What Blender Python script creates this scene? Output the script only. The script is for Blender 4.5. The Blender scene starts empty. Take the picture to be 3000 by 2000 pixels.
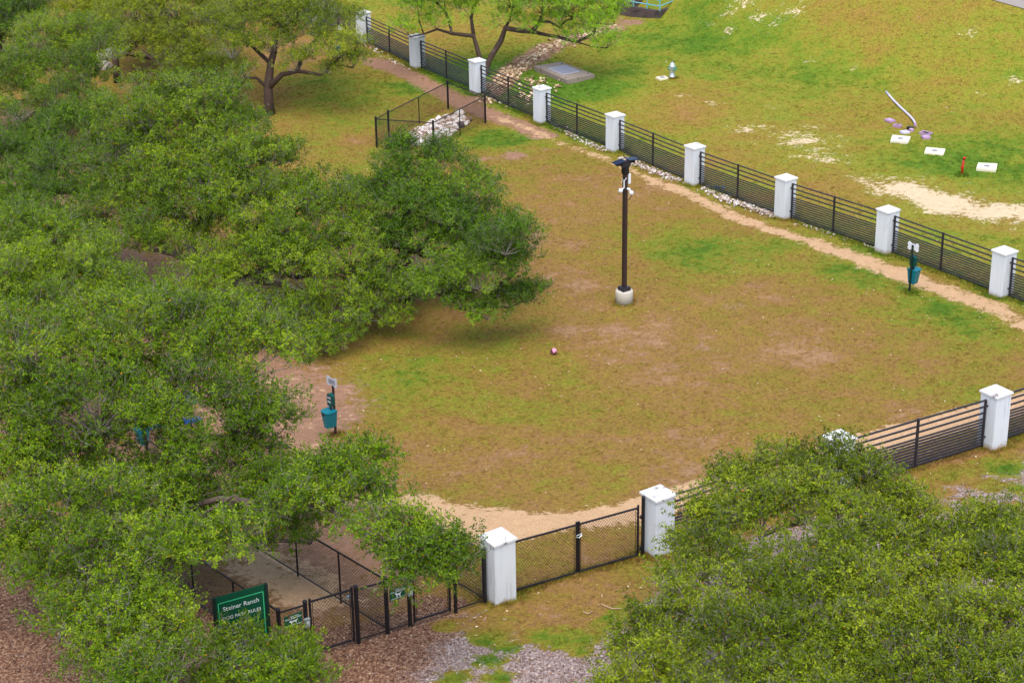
import bpy, bmesh, math, random
import numpy as np
from mathutils import Vector, Matrix
random.seed(7); rng = np.random.default_rng(7)
R = math.radians
scene = bpy.context.scene
COL = scene.collection

# ------------------------------------------------------------------ camera, sky, sun, exposure
FPX, PITCH, ROLL, CAMH = 5833.0, R(24), -0.0161, 23.34          # focal length in px of a 3000 px wide frame
fw = np.array([0, math.cos(PITCH), -math.sin(PITCH)]); _up = np.array([0, math.sin(PITCH), math.cos(PITCH)]); _rt = np.array([1., 0, 0])
rt = math.cos(ROLL)*_rt + math.sin(ROLL)*_up; up = -math.sin(ROLL)*_rt + math.cos(ROLL)*_up
CAM = np.array([0, 0, CAMH])
cd = bpy.data.cameras.new('camera'); cam = bpy.data.objects.new('camera', cd); COL.objects.link(cam)
cd.sensor_width = 36; cd.lens = FPX/3000*36; cd.clip_end = 2000; cd.clip_start = 1
cam.matrix_world = Matrix(((rt[0], up[0], -fw[0], 0), (rt[1], up[1], -fw[1], 0), (rt[2], up[2], -fw[2], CAMH), (0, 0, 0, 1)))
scene.camera = cam

SUN_EL, SUN_AZ = R(64), R(182)          # azimuth clockwise from +Y: high and veiled, a little behind the camera
w = bpy.data.worlds.new('World'); scene.world = w; w.use_nodes = True
nt = w.node_tree; bg = nt.nodes['Background']
sky = nt.nodes.new('ShaderNodeTexSky'); sky.sky_type = 'NISHITA'; sky.sun_disc = False
sky.sun_elevation = SUN_EL; sky.sun_rotation = SUN_AZ; sky.air_density = 1.0; sky.dust_density = 2.0; sky.ozone_density = 1.0
nt.links.new(sky.outputs[0], bg.inputs[0]); bg.inputs[1].default_value = 0.15
sl = bpy.data.lights.new('sun', 'SUN'); sl.energy = 1.4; sl.angle = R(60); sl.color = (1, .97, .93)
so = bpy.data.objects.new('sun', sl); COL.objects.link(so)
sdir = Vector((math.sin(SUN_AZ)*math.cos(SUN_EL), math.cos(SUN_AZ)*math.cos(SUN_EL), math.sin(SUN_EL)))
so.rotation_euler = sdir.to_track_quat('Z', 'Y').to_euler(); so.location = (20, 0, 60)
vs = scene.view_settings; vs.view_transform = 'Standard'; vs.look = 'None'; vs.exposure = 0.9; vs.gamma = 1
scene.render.engine = 'CYCLES'; cy = scene.cycles
cy.max_bounces = 6; cy.diffuse_bounces = 3; cy.glossy_bounces = 2; cy.transmission_bounces = 3; cy.transparent_max_bounces = 4
cy.use_denoising = True; cy.caustics_reflective = False; cy.caustics_refractive = False

# ------------------------------------------------------------------ terrain function and pixel -> ground helpers
TX = np.array([-200, -40, 0, 7, 10.5, 15.2, 21.6, 40, 200.]); TY = np.array([190, 150, 118, 98.5, 90.5, 85, 80.5, 73, 60.])
def gz(x, y):
    x = np.asarray(x, float); y = np.asarray(y, float)
    yy = np.clip(y, 15, 90)
    z = .012*np.clip(x, -80, 80) - .1104*(yy-45) + .00121*(yy-45)**2
    d = (y - np.interp(x, TX, TY))*.8
    sp = np.where(d > 6, d, np.log1p(np.exp(np.clip(d*1.2, -30, 30)))/1.2)
    hill = .40*sp
    return z + np.minimum(hill, 7 + .06*np.maximum(hill-7, 0))
def ray(u, v): return fw + rt*(u-1500)/FPX + up*(1000-v)/FPX
def G(u, v, h=0.0):
    """the point of the terrain (raised by h) that stands at photo pixel u, v"""
    d = ray(u, v); t = 20.0; st = 1.0
    while t < 400:
        P = CAM + d*t
        if P[2] < gz(P[0], P[1]) + h: break
        t += st
    a, b = t-st, t
    for _ in range(40):
        m = (a+b)/2; P = CAM + d*m
        if P[2] < gz(P[0], P[1]) + h: b = m
        else: a = m
    return CAM + d*b
def at(u, v, Y):
    d = ray(u, v); return CAM + d*(Y/d[1])
def ground(x, y): return float(gz(x, y))

# ------------------------------------------------------------------ material helpers
def lin(c):
    r = [((x/255+.055)/1.055)**2.4 if x > 10.3 else x/255/12.92 for x in c]
    return (r[0], r[1], r[2], 1)
class NT:
    def __init__(s, name):
        s.m = bpy.data.materials.new(name); s.m.use_nodes = True; s.t = s.m.node_tree; s.b = s.t.nodes['Principled BSDF']
    def n(s, typ, ins=None, **kw):
        x = s.t.nodes.new(typ)
        for k, v in kw.items(): setattr(x, k, v)
        for k, v in (ins or {}).items(): s.set(x.inputs[k], v)
        return x
    def set(s, inp, v):
        if hasattr(v, 'is_linked') or hasattr(v, 'links'): s.t.links.new(v, inp)
        else: inp.default_value = v
    def math(s, op, a, b=0.0, c=None, clamp=False):
        x = s.n('ShaderNodeMath', operation=op, use_clamp=clamp); s.set(x.inputs[0], a); s.set(x.inputs[1], b)
        if c is not None: s.set(x.inputs[2], c)
        return x.outputs[0]
    def mix(s, f, a, b, bt='MIX'):
        x = s.n('ShaderNodeMix', data_type='RGBA', blend_type=bt); s.set(x.inputs[0], f); s.set(x.inputs[6], a); s.set(x.inputs[7], b); return x.outputs[2]
    def noise(s, vec, scale, detail=3, rough=.55):
        return s.n('ShaderNodeTexNoise', {'Vector': vec, 'Scale': scale, 'Detail': detail, 'Roughness': rough}).outputs[0]
    def ramp(s, f, stops, interp='LINEAR'):
        x = s.n('ShaderNodeValToRGB'); s.set(x.inputs[0], f); cr = x.color_ramp; cr.interpolation = interp
        while len(cr.elements) < len(stops): cr.elements.new(.5)
        for e, (p, c) in zip(cr.elements, stops): e.position = p; e.color = c if len(c) == 4 else lin(c)
        return x.outputs[0]
    def attr(s, name, typ='GEOMETRY'):
        return s.n('ShaderNodeAttribute', attribute_name=name, attribute_type=typ).outputs[2]
    def pos(s): return s.n('ShaderNodeNewGeometry').outputs[0]
    def step(s, v, lo, hi):
        return s.n('ShaderNodeMapRange', {'Value': v, 'From Min': lo, 'From Max': hi}, interpolation_type='SMOOTHSTEP').outputs[0]
    def bump(s, h, strength=.5, dist=.02):
        s.set(s.b.inputs['Normal'], s.n('ShaderNodeBump', {'Height': h, 'Strength': strength, 'Distance': dist}).outputs[0])
def mat(name, rgb, rough=.6, metal=0., var=.15, scale=6., rgb2=None, cov=.5, scale2=3., bump=0., spec=.4):
    k = NT(name); p = k.pos(); c = lin(rgb)
    col = k.mix(k.math('MULTIPLY', k.noise(p, scale, 4), 1.0), tuple(x*(1-var) for x in c[:3])+(1,), tuple(min(1, x*(1+var)) for x in c[:3])+(1,))
    if rgb2 is not None:
        col = k.mix(k.step(k.noise(p, scale2, 6, .65), cov, cov+.12), col, lin(rgb2))
    k.set(k.b.inputs['Base Color'], col); k.b.inputs['Roughness'].default_value = rough; k.b.inputs['Metallic'].default_value = metal
    k.b.inputs['Specular IOR Level'].default_value = spec
    if bump: k.bump(k.noise(p, scale*4, 5), .5, bump)
    return k.m

def lawn_color(k, p, green, calm):
    na = k.noise(p, .09, 3); nb = k.noise(p, .32, 4); nm = k.noise(p, 1.0, 5, .6); nf = k.noise(p, 4.2, 6, .68); n9 = k.noise(p, 12, 4, .7); ns = k.noise(p, 26, 3, .7)
    v = None
    for n_, w_ in ((na, .9), (nb, 1.0), (nm, 1.0), (nf, .95), (n9, .75)):
        q = k.math('MULTIPLY', k.math('SUBTRACT', n_, .5), w_); v = q if v is None else k.math('ADD', v, q)
    g = k.math('ADD', green, k.math('MULTIPLY', v, k.math('SUBTRACT', 1.0, k.math('MULTIPLY', calm, .3))))
    col = k.ramp(g, [(.0, (160, 122, 84)), (.12, (144, 106, 54)), (.32, (140, 110, 42)), (.5, (132, 114, 33)), (.66, (128, 124, 30)), (.84, (104, 120, 18)), (1., (76, 108, 12))])
    br = k.n('ShaderNodeMapRange', {'Value': k.math('ADD', k.math('MULTIPLY', ns, .4), k.math('MULTIPLY', n9, .6)), 'From Min': .35, 'From Max': .65, 'To Min': .5, 'To Max': 1.42}).outputs[0]
    hs = k.n('ShaderNodeHueSaturation', {'Value': k.math('MULTIPLY', br, k.math('ADD', 1.0, k.math('MULTIPLY', calm, .16))), 'Saturation': .95, 'Color': col})
    return hs.outputs[0], ns, nf, nm, n9

def stone_material(name, stops):
    k = NT(name); p = k.pos(); c = k.ramp(k.attr('tint', 'INSTANCER'), stops)
    c = k.n('ShaderNodeHueSaturation', {'Value': k.math('ADD', k.math('MULTIPLY', k.noise(p, 14, 4), .8), .6), 'Color': c}).outputs[0]
    k.set(k.b.inputs['Base Color'], c); k.b.inputs['Roughness'].default_value = .9; k.bump(k.noise(p, 40, 4), .5, .01); return k.m
def ground_material():
    k = NT('ground_cover'); p = k.pos()
    lawn, ns, nf, nm, n9 = lawn_color(k, p, k.attr('green'), k.attr('calm'))
    pert = k.math('ADD', k.math('MULTIPLY', k.math('SUBTRACT', nm, .5), 1.1), k.math('ADD', k.math('MULTIPLY', k.math('SUBTRACT', nf, .5), 1.3), k.math('MULTIPLY', k.math('SUBTRACT', n9, .5), .8)))
    def msk(name, lo=.4, hi=.62): return k.step(k.math('ADD', k.attr(name), pert), lo, hi)
    spk = k.n('ShaderNodeMapRange', {'Value': ns, 'From Min': .3, 'From Max': .7, 'To Min': .74, 'To Max': 1.2}).outputs[0]
    dirt = k.mix(nf, lin((180, 140, 102)), lin((212, 176, 134)))
    dirt = k.n('ShaderNodeHueSaturation', {'Value': spk, 'Color': dirt}).outputs[0]
    pale = k.n('ShaderNodeHueSaturation', {'Value': spk, 'Color': k.mix(nf, lin((196, 166, 126)), lin((228, 206, 168)))}).outputs[0]
    soil = k.n('ShaderNodeHueSaturation', {'Value': spk, 'Color': k.mix(nf, lin((130, 96, 76)), lin((172, 132, 104)))}).outputs[0]
    vo = k.n('ShaderNodeTexVoronoi', {'Vector': p, 'Scale': 22.0, 'Randomness': 1.0})
    vo2 = k.n('ShaderNodeTexVoronoi', {'Vector': k.n('ShaderNodeMapping', {'Vector': p, 'Rotation': (0, 0, .7), 'Scale': (2.2, .8, 1)}).outputs[0], 'Scale': 17.0})
    rnd = k.n('ShaderNodeSeparateColor', {'Color': vo.outputs[1]}).outputs[0]
    rnd2 = k.n('ShaderNodeSeparateColor', {'Color': vo2.outputs[1]}).outputs[1]
    rr = k.math('ADD', k.math('MULTIPLY', rnd, .5), k.math('MULTIPLY', rnd2, .5))
    mb = k.ramp(rr, [(.0, (66, 42, 32)), (.35, (112, 78, 60)), (.6, (140, 102, 80)), (.85, (172, 136, 104)), (1., (206, 176, 140))])
    mg = k.ramp(rr, [(.0, (78, 60, 54)), (.3, (128, 106, 98)), (.6, (158, 138, 130)), (.85, (184, 168, 158)), (1., (214, 200, 190))])
    mulch = k.mix(k.step(k.math('ADD', k.attr('grey'), k.math('MULTIPLY', pert, .5)), .3, .7), mb, mg)
    c = k.mix(msk('soil'), lawn, soil); c = k.mix(msk('dirt'), c, dirt); c = k.mix(msk('pale', .5, .66), c, pale); c = k.mix(msk('mulch', .42, .56), c, mulch)
    k.set(k.b.inputs['Base Color'], c); k.b.inputs['Roughness'].default_value = .95; k.b.inputs['Specular IOR Level'].default_value = .1
    k.bump(k.math('ADD', k.math('MULTIPLY', ns, .5), n9), .7, .02)
    return k.m
def grass_material():
    k = NT('grass_blade'); c = lawn_color(k, k.pos(), k.attr('green', 'INSTANCER'), k.attr('calm', 'INSTANCER'))[0]
    hs = k.n('ShaderNodeHueSaturation', {'Value': k.math('ADD', k.math('MULTIPLY', k.attr('tint', 'INSTANCER'), .5), .85), 'Color': c}).outputs[0]
    k.set(k.b.inputs['Base Color'], hs); k.b.inputs['Roughness'].default_value = .8; k.b.inputs['Specular IOR Level'].default_value = .15
    return k.m
def leaf_material(name, dark, mid, light, odd=None):
    k = NT(name); t = k.attr('tint', 'INSTANCER'); lf = k.attr('leaf')
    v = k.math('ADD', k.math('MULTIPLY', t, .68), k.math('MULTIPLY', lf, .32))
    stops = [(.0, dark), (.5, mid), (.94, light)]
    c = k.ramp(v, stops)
    if odd: c = k.mix(k.math('GREATER_THAN', lf, .978), c, lin(odd))
    di = k.b; k.set(di.inputs['Base Color'], c); di.inputs['Roughness'].default_value = .5; di.inputs['Specular IOR Level'].default_value = .12
    tr = k.n('ShaderNodeBsdfTranslucent', {'Color': k.n('ShaderNodeHueSaturation', {'Value': 1.15, 'Saturation': 1.1, 'Color': c}).outputs[0]})
    mx = k.n('ShaderNodeMixShader', {0: .22}); k.t.links.new(di.outputs[0], mx.inputs[1]); k.t.links.new(tr.outputs[0], mx.inputs[2])
    k.t.links.new(mx.outputs[0], k.t.nodes['Material Output'].inputs[0])
    return k.m

M = {}
M['ground'] = ground_material(); M['grass'] = grass_material()
M['oak'] = leaf_material('oak_leaf', (42, 64, 3), (92, 124, 6), (154, 174, 32), (206, 156, 24))
M['oak_dry'] = leaf_material('dusty_oak_leaf', (50, 66, 4), (102, 122, 9), (164, 174, 40), (214, 150, 30))
M['oak_deep'] = leaf_material('deep_green_oak_leaf', (36, 62, 3), (76, 112, 6), (134, 162, 32))
M['oak_olive'] = leaf_material('olive_oak_leaf', (64, 82, 6), (110, 130, 12), (168, 176, 36))
M['oak_yellow'] = leaf_material('yellow_green_leaf', (90, 100, 10), (138, 150, 18), (178, 186, 40))
M['mesquite'] = leaf_material('mesquite_leaf', (96, 132, 10), (138, 180, 22), (184, 216, 54))
M['twig'] = mat('twig_bark', (152, 144, 130), .9, var=.3)
M['bark'] = mat('oak_bark', (92, 78, 68), .95, var=.35, scale=5, rgb2=(158, 154, 150), cov=.56, scale2=2.2, bump=.03)
M['bark_dark'] = mat('dark_bark', (74, 58, 48), .95, var=.35, scale=6, rgb2=(112, 98, 86), cov=.58, scale2=3, bump=.03)
M['stucco'] = mat('white_stucco', (226, 230, 232), .85, var=.05, scale=1.2, rgb2=(206, 206, 202), cov=.62, scale2=1.1, bump=.004)
def stucco_material():
    k = NT('white_stucco_weathered'); oc = k.n('ShaderNodeTexCoord').outputs[3]; p = k.pos()
    z = k.n('ShaderNodeSeparateXYZ', {0: oc}).outputs[2]
    base = k.mix(k.noise(p, 1.2, 4), lin((214, 219, 222)), lin((232, 235, 236)))
    st = k.noise(k.n('ShaderNodeMapping', {'Vector': p, 'Scale': (9, 9, .7)}).outputs[0], 1.6, 5, .6)
    base = k.mix(k.math('MULTIPLY', k.step(st, .54, .72), .45), base, lin((176, 174, 168)))
    sp = k.step(k.math('SUBTRACT', k.math('MULTIPLY', k.noise(p, 7, 5), .34), z), .02, .14)
    base = k.mix(k.math('MULTIPLY', sp, .7), base, lin((178, 152, 122)))
    k.set(k.b.inputs['Base Color'], base); k.b.inputs['Roughness'].default_value = .88; k.bump(k.noise(p, 45, 4), .5, .004); return k.m
M['stucco'] = stucco_material()
M['cap'] = mat('weathered_cap', (228, 226, 222), .85, var=.05, scale=3, rgb2=(138, 128, 122), cov=.535, scale2=3.4, bump=.004)
M['black'] = mat('black_powder_coat', (30, 28, 32), .4, var=.2)
M['rail'] = mat('charcoal_rail_paint', (48, 44, 50), .45, var=.2)
M['wire'] = mat('black_vinyl_wire', (24, 20, 20), .5, var=.1)
M['concrete'] = mat('pale_concrete', (196, 188, 172), .9, var=.1, scale=4, rgb2=(160, 150, 138), cov=.6, bump=.006)
M['concrete_brown'] = mat('stained_concrete', (150, 134, 118), .9, var=.15, scale=3, rgb2=(112, 98, 84), cov=.56, bump=.006)
M['concrete_dark'] = mat('dark_wet_concrete', (88, 74, 70), .9, var=.25, scale=2, rgb2=(58, 50, 50), cov=.52, bump=.01)
M['pad'] = mat('cream_concrete', (232, 220, 190), .85, var=.06)
M['plate'] = mat('aluminium_hatch', (158, 152, 158), .5, .3, var=.08)
M['plate_rim'] = mat('hatch_rim', (190, 184, 188), .5, .3, var=.08)
M['galv'] = mat('silver_paint', (196, 204, 206), .35, .5, var=.08)
M['galv_teal'] = mat('teal_silver_paint', (108, 160, 140), .4, .3, var=.08)
M['teal_rail'] = mat('teal_handrail_paint', (110, 176, 190), .5, var=.1)
M['bin'] = mat('teal_plastic', (12, 112, 124), .4, var=.1)
M['disp'] = mat('dark_green_plastic', (10, 72, 64), .4, var=.1)
M['post_green'] = mat('dark_green_post', (22, 44, 36), .5, var=.15)
M['post_brown'] = mat('dark_brown_post', (60, 44, 40), .5, var=.15)
M['white'] = mat('white_plastic', (232, 234, 236), .45, var=.03)
M['greyw'] = mat('grey_white_sheet', (190, 192, 198), .5, var=.05)
M['sign'] = mat('green_sign_face', (10, 78, 52), .45, var=.05)
M['sign_edge'] = mat('sign_border_mint', (70, 200, 130), .45, var=.03)
M['letter'] = mat('white_lettering', (226, 232, 226), .5, var=.02)
M['logo'] = mat('red_logo', (190, 40, 44), .5, var=.05)
M['grey_box'] = mat('grey_latch_box', (150, 158, 156), .5, .2, var=.08)
M['blue'] = mat('blue_plastic', (18, 78, 150), .4, var=.1)
M['bluetoy'] = mat('bright_blue_plastic', (30, 140, 215), .4, var=.05)
M['solar'] = mat('solar_panel', (26, 30, 52), .25, .1, var=.25, scale=14)
M['redpipe'] = mat('red_pipe_paint', (196, 34, 24), .45, var=.12)
M['lilac'] = mat('lilac_plastic', (182, 146, 172), .55, var=.06)
M['lilac_pale'] = mat('pale_lilac_pipe', (214, 206, 226), .45, var=.05)
M['hole'] = mat('black_opening', (16, 14, 14), .9, var=.2)
M['rock'] = mat('limestone_rubble', (208, 196, 182), .9, var=.28, scale=9, rgb2=(160, 128, 104), cov=.58, scale2=5, bump=.01)
M['rock_tan'] = mat('tan_stone', (196, 170, 136), .9, var=.28, scale=9, rgb2=(150, 120, 92), cov=.55, scale2=5, bump=.01)
M['pink'] = mat('pink_ball_panel', (232, 150, 176), .45, var=.05)
M['plum'] = mat('plum_ball_panel', (104, 62, 66), .5, var=.1)
M['asphalt'] = mat('grey_asphalt', (150, 140, 132), .9, var=.1, scale=8)
M['stick'] = mat('dry_stick', (176, 148, 112), .9, var=.2)
M['chip'] = mat('wood_chip', (150, 116, 92), .9, var=.45, scale=14, rgb2=(172, 156, 144), cov=.52, scale2=9)

M['stones'] = stone_material('loose_limestone', [(.0, (120, 92, 72)), (.3, (176, 152, 130)), (.65, (206, 194, 184)), (1., (232, 224, 216))])
M['stones_tan'] = stone_material('loose_tan_stone', [(.0, (110, 84, 60)), (.4, (172, 140, 104)), (.8, (206, 178, 140)), (1., (228, 206, 172))])
# ------------------------------------------------------------------ mesh helpers
class MB:
    def __init__(s): s.v = []; s.f = []
    def add(s, v, f):
        o = len(s.v); s.v += [tuple(map(float, p)) for p in v]; s.f += [tuple(i+o for i in q) for q in f]; return s
    def box(s, x0, x1, y0, y1, z0, z1):
        return s.add([(x0, y0, z0), (x1, y0, z0), (x1, y1, z0), (x0, y1, z0), (x0, y0, z1), (x1, y0, z1), (x1, y1, z1), (x0, y1, z1)],
                     [(3, 2, 1, 0), (4, 5, 6, 7), (0, 1, 5, 4), (1, 2, 6, 5), (2, 3, 7, 6), (3, 0, 4, 7)])
    def bar(s, a, b, wy, wz):
        """a rectangular bar from a to b in a vertical plane along x: section wy across, wz high"""
        a = np.array(a, float); b = np.array(b, float); n = np.array([0, wy/2, 0]); h = np.array([0, 0, wz/2])
        return s.add([a-n-h, a+n-h, a+n+h, a-n+h, b-n-h, b+n-h, b+n+h, b-n+h], [(0, 1, 2, 3), (7, 6, 5, 4), (0, 4, 5, 1), (1, 5, 6, 2), (2, 6, 7, 3), (3, 7, 4, 0)])
    def tube(s, pts, rad, n=8, cap=True):
        pts = [np.array(p, float) for p in pts]; m = len(pts)
        if not hasattr(rad, '__len__'): rad = [rad]*m
        ref = None; vv = []
        for i, p in enumerate(pts):
            d = pts[min(i+1, m-1)] - pts[max(i-1, 0)]; d = d/(np.linalg.norm(d)+1e-9)
            if ref is None: ref = np.array([0, 0, 1.]) if abs(d[2]) < .9 else np.array([1., 0, 0])
            a = ref - d*(ref@d); a /= np.linalg.norm(a)+1e-9; ref = a; b = np.cross(d, a)
            for j in range(n):
                t = 2*math.pi*j/n; vv.append(p + rad[i]*(a*math.cos(t)+b*math.sin(t)))
        ff = [(i*n+j, i*n+(j+1) % n, (i+1)*n+(j+1) % n, (i+1)*n+j) for i in range(m-1) for j in range(n)]
        if cap: ff += [tuple(range(n-1, -1, -1)), tuple((m-1)*n+j for j in range(n))]
        return s.add(vv, ff)
    def lathe(s, prof, n=16, c=(0, 0, 0)):
        vv = []; m = len(prof)
        for r, z in prof:
            for j in range(n): t = 2*math.pi*j/n; vv.append((c[0]+r*math.cos(t), c[1]+r*math.sin(t), c[2]+z))
        ff = [(i*n+j, i*n+(j+1) % n, (i+1)*n+(j+1) % n, (i+1)*n+j) for i in range(m-1) for j in range(n)]
        return s.add(vv, ff + [tuple(range(n-1, -1, -1)), tuple((m-1)*n+j for j in range(n))])
    def prism(s, poly, vec):
        n = len(poly); a = [np.array(p, float) for p in poly]; b = [p+np.array(vec, float) for p in a]
        return s.add(a+b, [tuple(range(n-1, -1, -1)), tuple(range(n, 2*n))] + [(i, (i+1) % n, n+(i+1) % n, n+i) for i in range(n)])
    def build(s, name, material, parent=None, smooth=False, bevel=0., loc=None):
        me = bpy.data.meshes.new(name); me.from_pydata(s.v, [], s.f)
        if bevel or True:
            bm = bmesh.new(); bm.from_mesh(me); bmesh.ops.recalc_face_normals(bm, faces=bm.faces)
            if bevel: bmesh.ops.bevel(bm, geom=[e for e in bm.edges if e.calc_face_angle(0) > .6], offset=bevel, segments=2, affect='EDGES')
            bm.to_mesh(me); bm.free()
        if smooth: me.shade_smooth()
        me.materials.append(M[material] if isinstance(material, str) else material)
        o = bpy.data.objects.new(name, me); COL.objects.link(o)
        if parent is not None: o.parent = parent
        if loc is not None: o.location = loc
        return o
def tag(o, label, cat, group=None, kind=None):
    if label: o['label'] = label
    if cat: o['category'] = cat
    if group: o['group'] = group
    if kind: o['kind'] = kind
    return o
def thing(name, label, cat, loc, rz=0., group=None):
    o = bpy.data.objects.new(name, None); COL.objects.link(o); o.location = loc; o.rotation_euler = (0, 0, rz); o.empty_display_size = .2
    return tag(o, label, cat, group, 'thing')
def copy_part(o, parent, loc=None):
    c = o.copy(); COL.objects.link(c); c.parent = parent
    if loc is not None: c.location = loc
    return c
def text(name, s, size, material, parent, loc, rot=(R(90), 0, 0), align='CENTER', font_scale=1.):
    cu = bpy.data.curves.new(name, 'FONT'); cu.body = s; cu.size = size; cu.align_x = align; cu.extrude = .002
    t = bpy.data.objects.new(name+'_tmp', cu); COL.objects.link(t)
    bpy.context.view_layer.update()
    me = bpy.data.meshes.new_from_object(t.evaluated_get(bpy.context.evaluated_depsgraph_get())); bpy.data.objects.remove(t); bpy.data.curves.remove(cu)
    me.materials.clear(); me.materials.append(M[material]); me.name = name
    o = bpy.data.objects.new(name, me); COL.objects.link(o); o.parent = parent; o.location = loc; o.rotation_euler = rot; o.scale = (font_scale, 1, 1)
    o['kind'] = 'stuff'
    return o

# ------------------------------------------------------------------ scatter (points of one mesh carry sprigs, tufts or stones)
def make_scatter_group():
    t = bpy.data.node_groups.new('scatter', 'GeometryNodeTree')
    t.interface.new_socket('Geometry', in_out='INPUT', socket_type='NodeSocketGeometry'); t.interface.new_socket('Geometry', in_out='OUTPUT', socket_type='NodeSocketGeometry')
    n = t.nodes; L = t.links.new
    gi = n.new('NodeGroupInput'); go = n.new('NodeGroupOutput')
    def na(name, typ):
        x = n.new('GeometryNodeInputNamedAttribute'); x.data_type = typ; x.inputs[0].default_value = name
        return [o for o in x.outputs if o.enabled and o.name == 'Attribute'][0]
    cmp_ = n.new('FunctionNodeCompare'); cmp_.data_type = 'FLOAT'; cmp_.operation = 'GREATER_THAN'; L(na('tpl', 'FLOAT'), cmp_.inputs[0]); cmp_.inputs[1].default_value = .5
    sg = n.new('GeometryNodeSeparateGeometry'); sg.domain = 'POINT'; L(gi.outputs[0], sg.inputs[0]); L(cmp_.outputs[0], sg.inputs[1])
    sp = n.new('GeometryNodeSplitToInstances'); sp.domain = 'FACE'; L(sg.outputs[0], sp.inputs[0]); L(na('var', 'INT'), sp.inputs['Group ID'])
    ip = n.new('GeometryNodeInstanceOnPoints'); L(sg.outputs[1], ip.inputs['Points']); L(sp.outputs[0], ip.inputs['Instance'])
    ip.inputs['Pick Instance'].default_value = True; L(na('var', 'INT'), ip.inputs['Instance Index'])
    er = n.new('FunctionNodeEulerToRotation'); L(na('rot', 'FLOAT_VECTOR'), er.inputs[0]); L(er.outputs[0], ip.inputs['Rotation'])
    cx = n.new('ShaderNodeCombineXYZ'); s = na('scl', 'FLOAT'); [L(s, cx.inputs[i]) for i in range(3)]; L(cx.outputs[0], ip.inputs['Scale'])
    L(ip.outputs[0], go.inputs[0])
    return t
SCATTER = make_scatter_group()
def scatter(name, templates, mats, P, rot, scl, var, tint, parent=None, green=None, calm=None):
    """templates: list of (verts, faces, material index per face, leaf value per vertex)"""
    tv, tf, tm, tl, tvar = [], [], [], [], []
    for i, (v, f, m, l) in enumerate(templates):
        o = len(tv); tv += list(map(tuple, v)); tf += [tuple(a+o for a in q) for q in f]; tm += list(m); tl += list(l); tvar += [i]*len(v)
    nt_, n = len(tv), len(P)
    me = bpy.data.meshes.new(name)
    me.from_pydata(tv + [tuple(p) for p in np.asarray(P, float).tolist()], [], tf)
    me.polygons.foreach_set('material_index', np.array(tm, 'i'))
    for m in mats: me.materials.append(M[m])
    def put(nm, typ, key, arr):
        a = me.attributes.new(nm, typ, 'POINT'); a.data.foreach_set(key, np.ascontiguousarray(arr).ravel())
    z = np.zeros
    put('tpl', 'FLOAT', 'value', np.concatenate([np.ones(nt_), z(n)]).astype('f'))
    put('var', 'INT', 'value', np.concatenate([np.array(tvar), np.asarray(var)]).astype('i'))
    put('rot', 'FLOAT_VECTOR', 'vector', np.concatenate([z((nt_, 3)), np.asarray(rot)]).astype('f'))
    put('scl', 'FLOAT', 'value', np.concatenate([np.ones(nt_), np.asarray(scl)]).astype('f'))
    put('tint', 'FLOAT', 'value', np.concatenate([z(nt_), np.asarray(tint)]).astype('f'))
    put('leaf', 'FLOAT', 'value', np.concatenate([np.array(tl), z(n)]).astype('f'))
    if green is not None: put('green', 'FLOAT', 'value', np.concatenate([z(nt_), np.asarray(green)]).astype('f'))
    if calm is not None: put('calm', 'FLOAT', 'value', np.concatenate([z(nt_), np.asarray(calm)]).astype('f'))
    o = bpy.data.objects.new(name, me); COL.objects.link(o)
    if parent is not None: o.parent = parent
    md = o.modifiers.new('scatter', 'NODES'); md.node_group = SCATTER
    o['kind'] = 'stuff'
    return o
def frame_rot(D, spin):
    """Euler XYZ that turns +Z onto directions D after a spin about Z"""
    D = D/(np.linalg.norm(D, axis=1, keepdims=True)+1e-9)
    th = np.arccos(np.clip(D[:, 2], -1, 1)); ph = np.arctan2(D[:, 1], D[:, 0])
    # R = Rz(ph) Ry(th) Rz(spin); convert to XYZ Euler
    cs, ss, ct, st, cp, sp = np.cos(spin), np.sin(spin), np.cos(th), np.sin(th), np.cos(ph), np.sin(ph)
    m00 = cp*ct*cs - sp*ss; m10 = sp*ct*cs + cp*ss; m20 = -st*cs; m21 = st*ss; m22 = ct
    return np.stack([np.arctan2(m21, m22), np.arcsin(np.clip(-m20, -1, 1)), np.arctan2(m10, m00)], 1)

# ------------------------------------------------------------------ the ground
E1 = np.array([math.cos(R(34.6)), math.sin(R(34.6))]); E2 = np.array([math.cos(R(-58.3)), math.sin(R(-58.3))])
A1, A2 = R(34.6), R(-58.3)
def axis(a, b, step, far):
    mid = np.arange(a, b+1e-6, step); o = [];  d = step
    while sum(o) < far: d = min(d*1.35, 40); o.append(d)
    o = np.cumsum(o); return np.concatenate([a-o[::-1], mid, b+o])
gx = axis(-30, 30, .2, 420); gy = axis(29, 112, .2, 420)
XX, YY = np.meshgrid(gx, gy); VX, VY = XX.ravel(), YY.ravel()
def seg_dist(px, py, pts):
    d = np.full(px.shape, 1e9)
    for (x0, y0), (x1, y1) in zip(pts[:-1], pts[1:]):
        dx, dy = x1-x0, y1-y0; t = np.clip(((px-x0)*dx+(py-y0)*dy)/(dx*dx+dy*dy+1e-9), 0, 1)
        d = np.minimum(d, np.hypot(px-x0-t*dx, py-y0-t*dy))
    return d
def inside(px, py, pts):
    r = np.zeros(px.shape, bool); n = len(pts)
    for i in range(n):
        (x0, y0), (x1, y1) = pts[i], pts[(i+1) % n]
        if y0 == y1: continue
        r ^= ((y0 > py) != (y1 > py)) & (px < (x1-x0)*(py-y0)/(y1-y0)+x0)
    return r
def W(pts): return [tuple(G(u, v)[:2]) for u, v in pts]
def poly_mask(px, py, pix, soft=.6):
    P = W(pix); d = seg_dist(px, py, P+P[:1]); s = np.where(inside(px, py, P), d, -d)
    return np.clip(.5+s/(2*soft), 0, 1)
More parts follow.
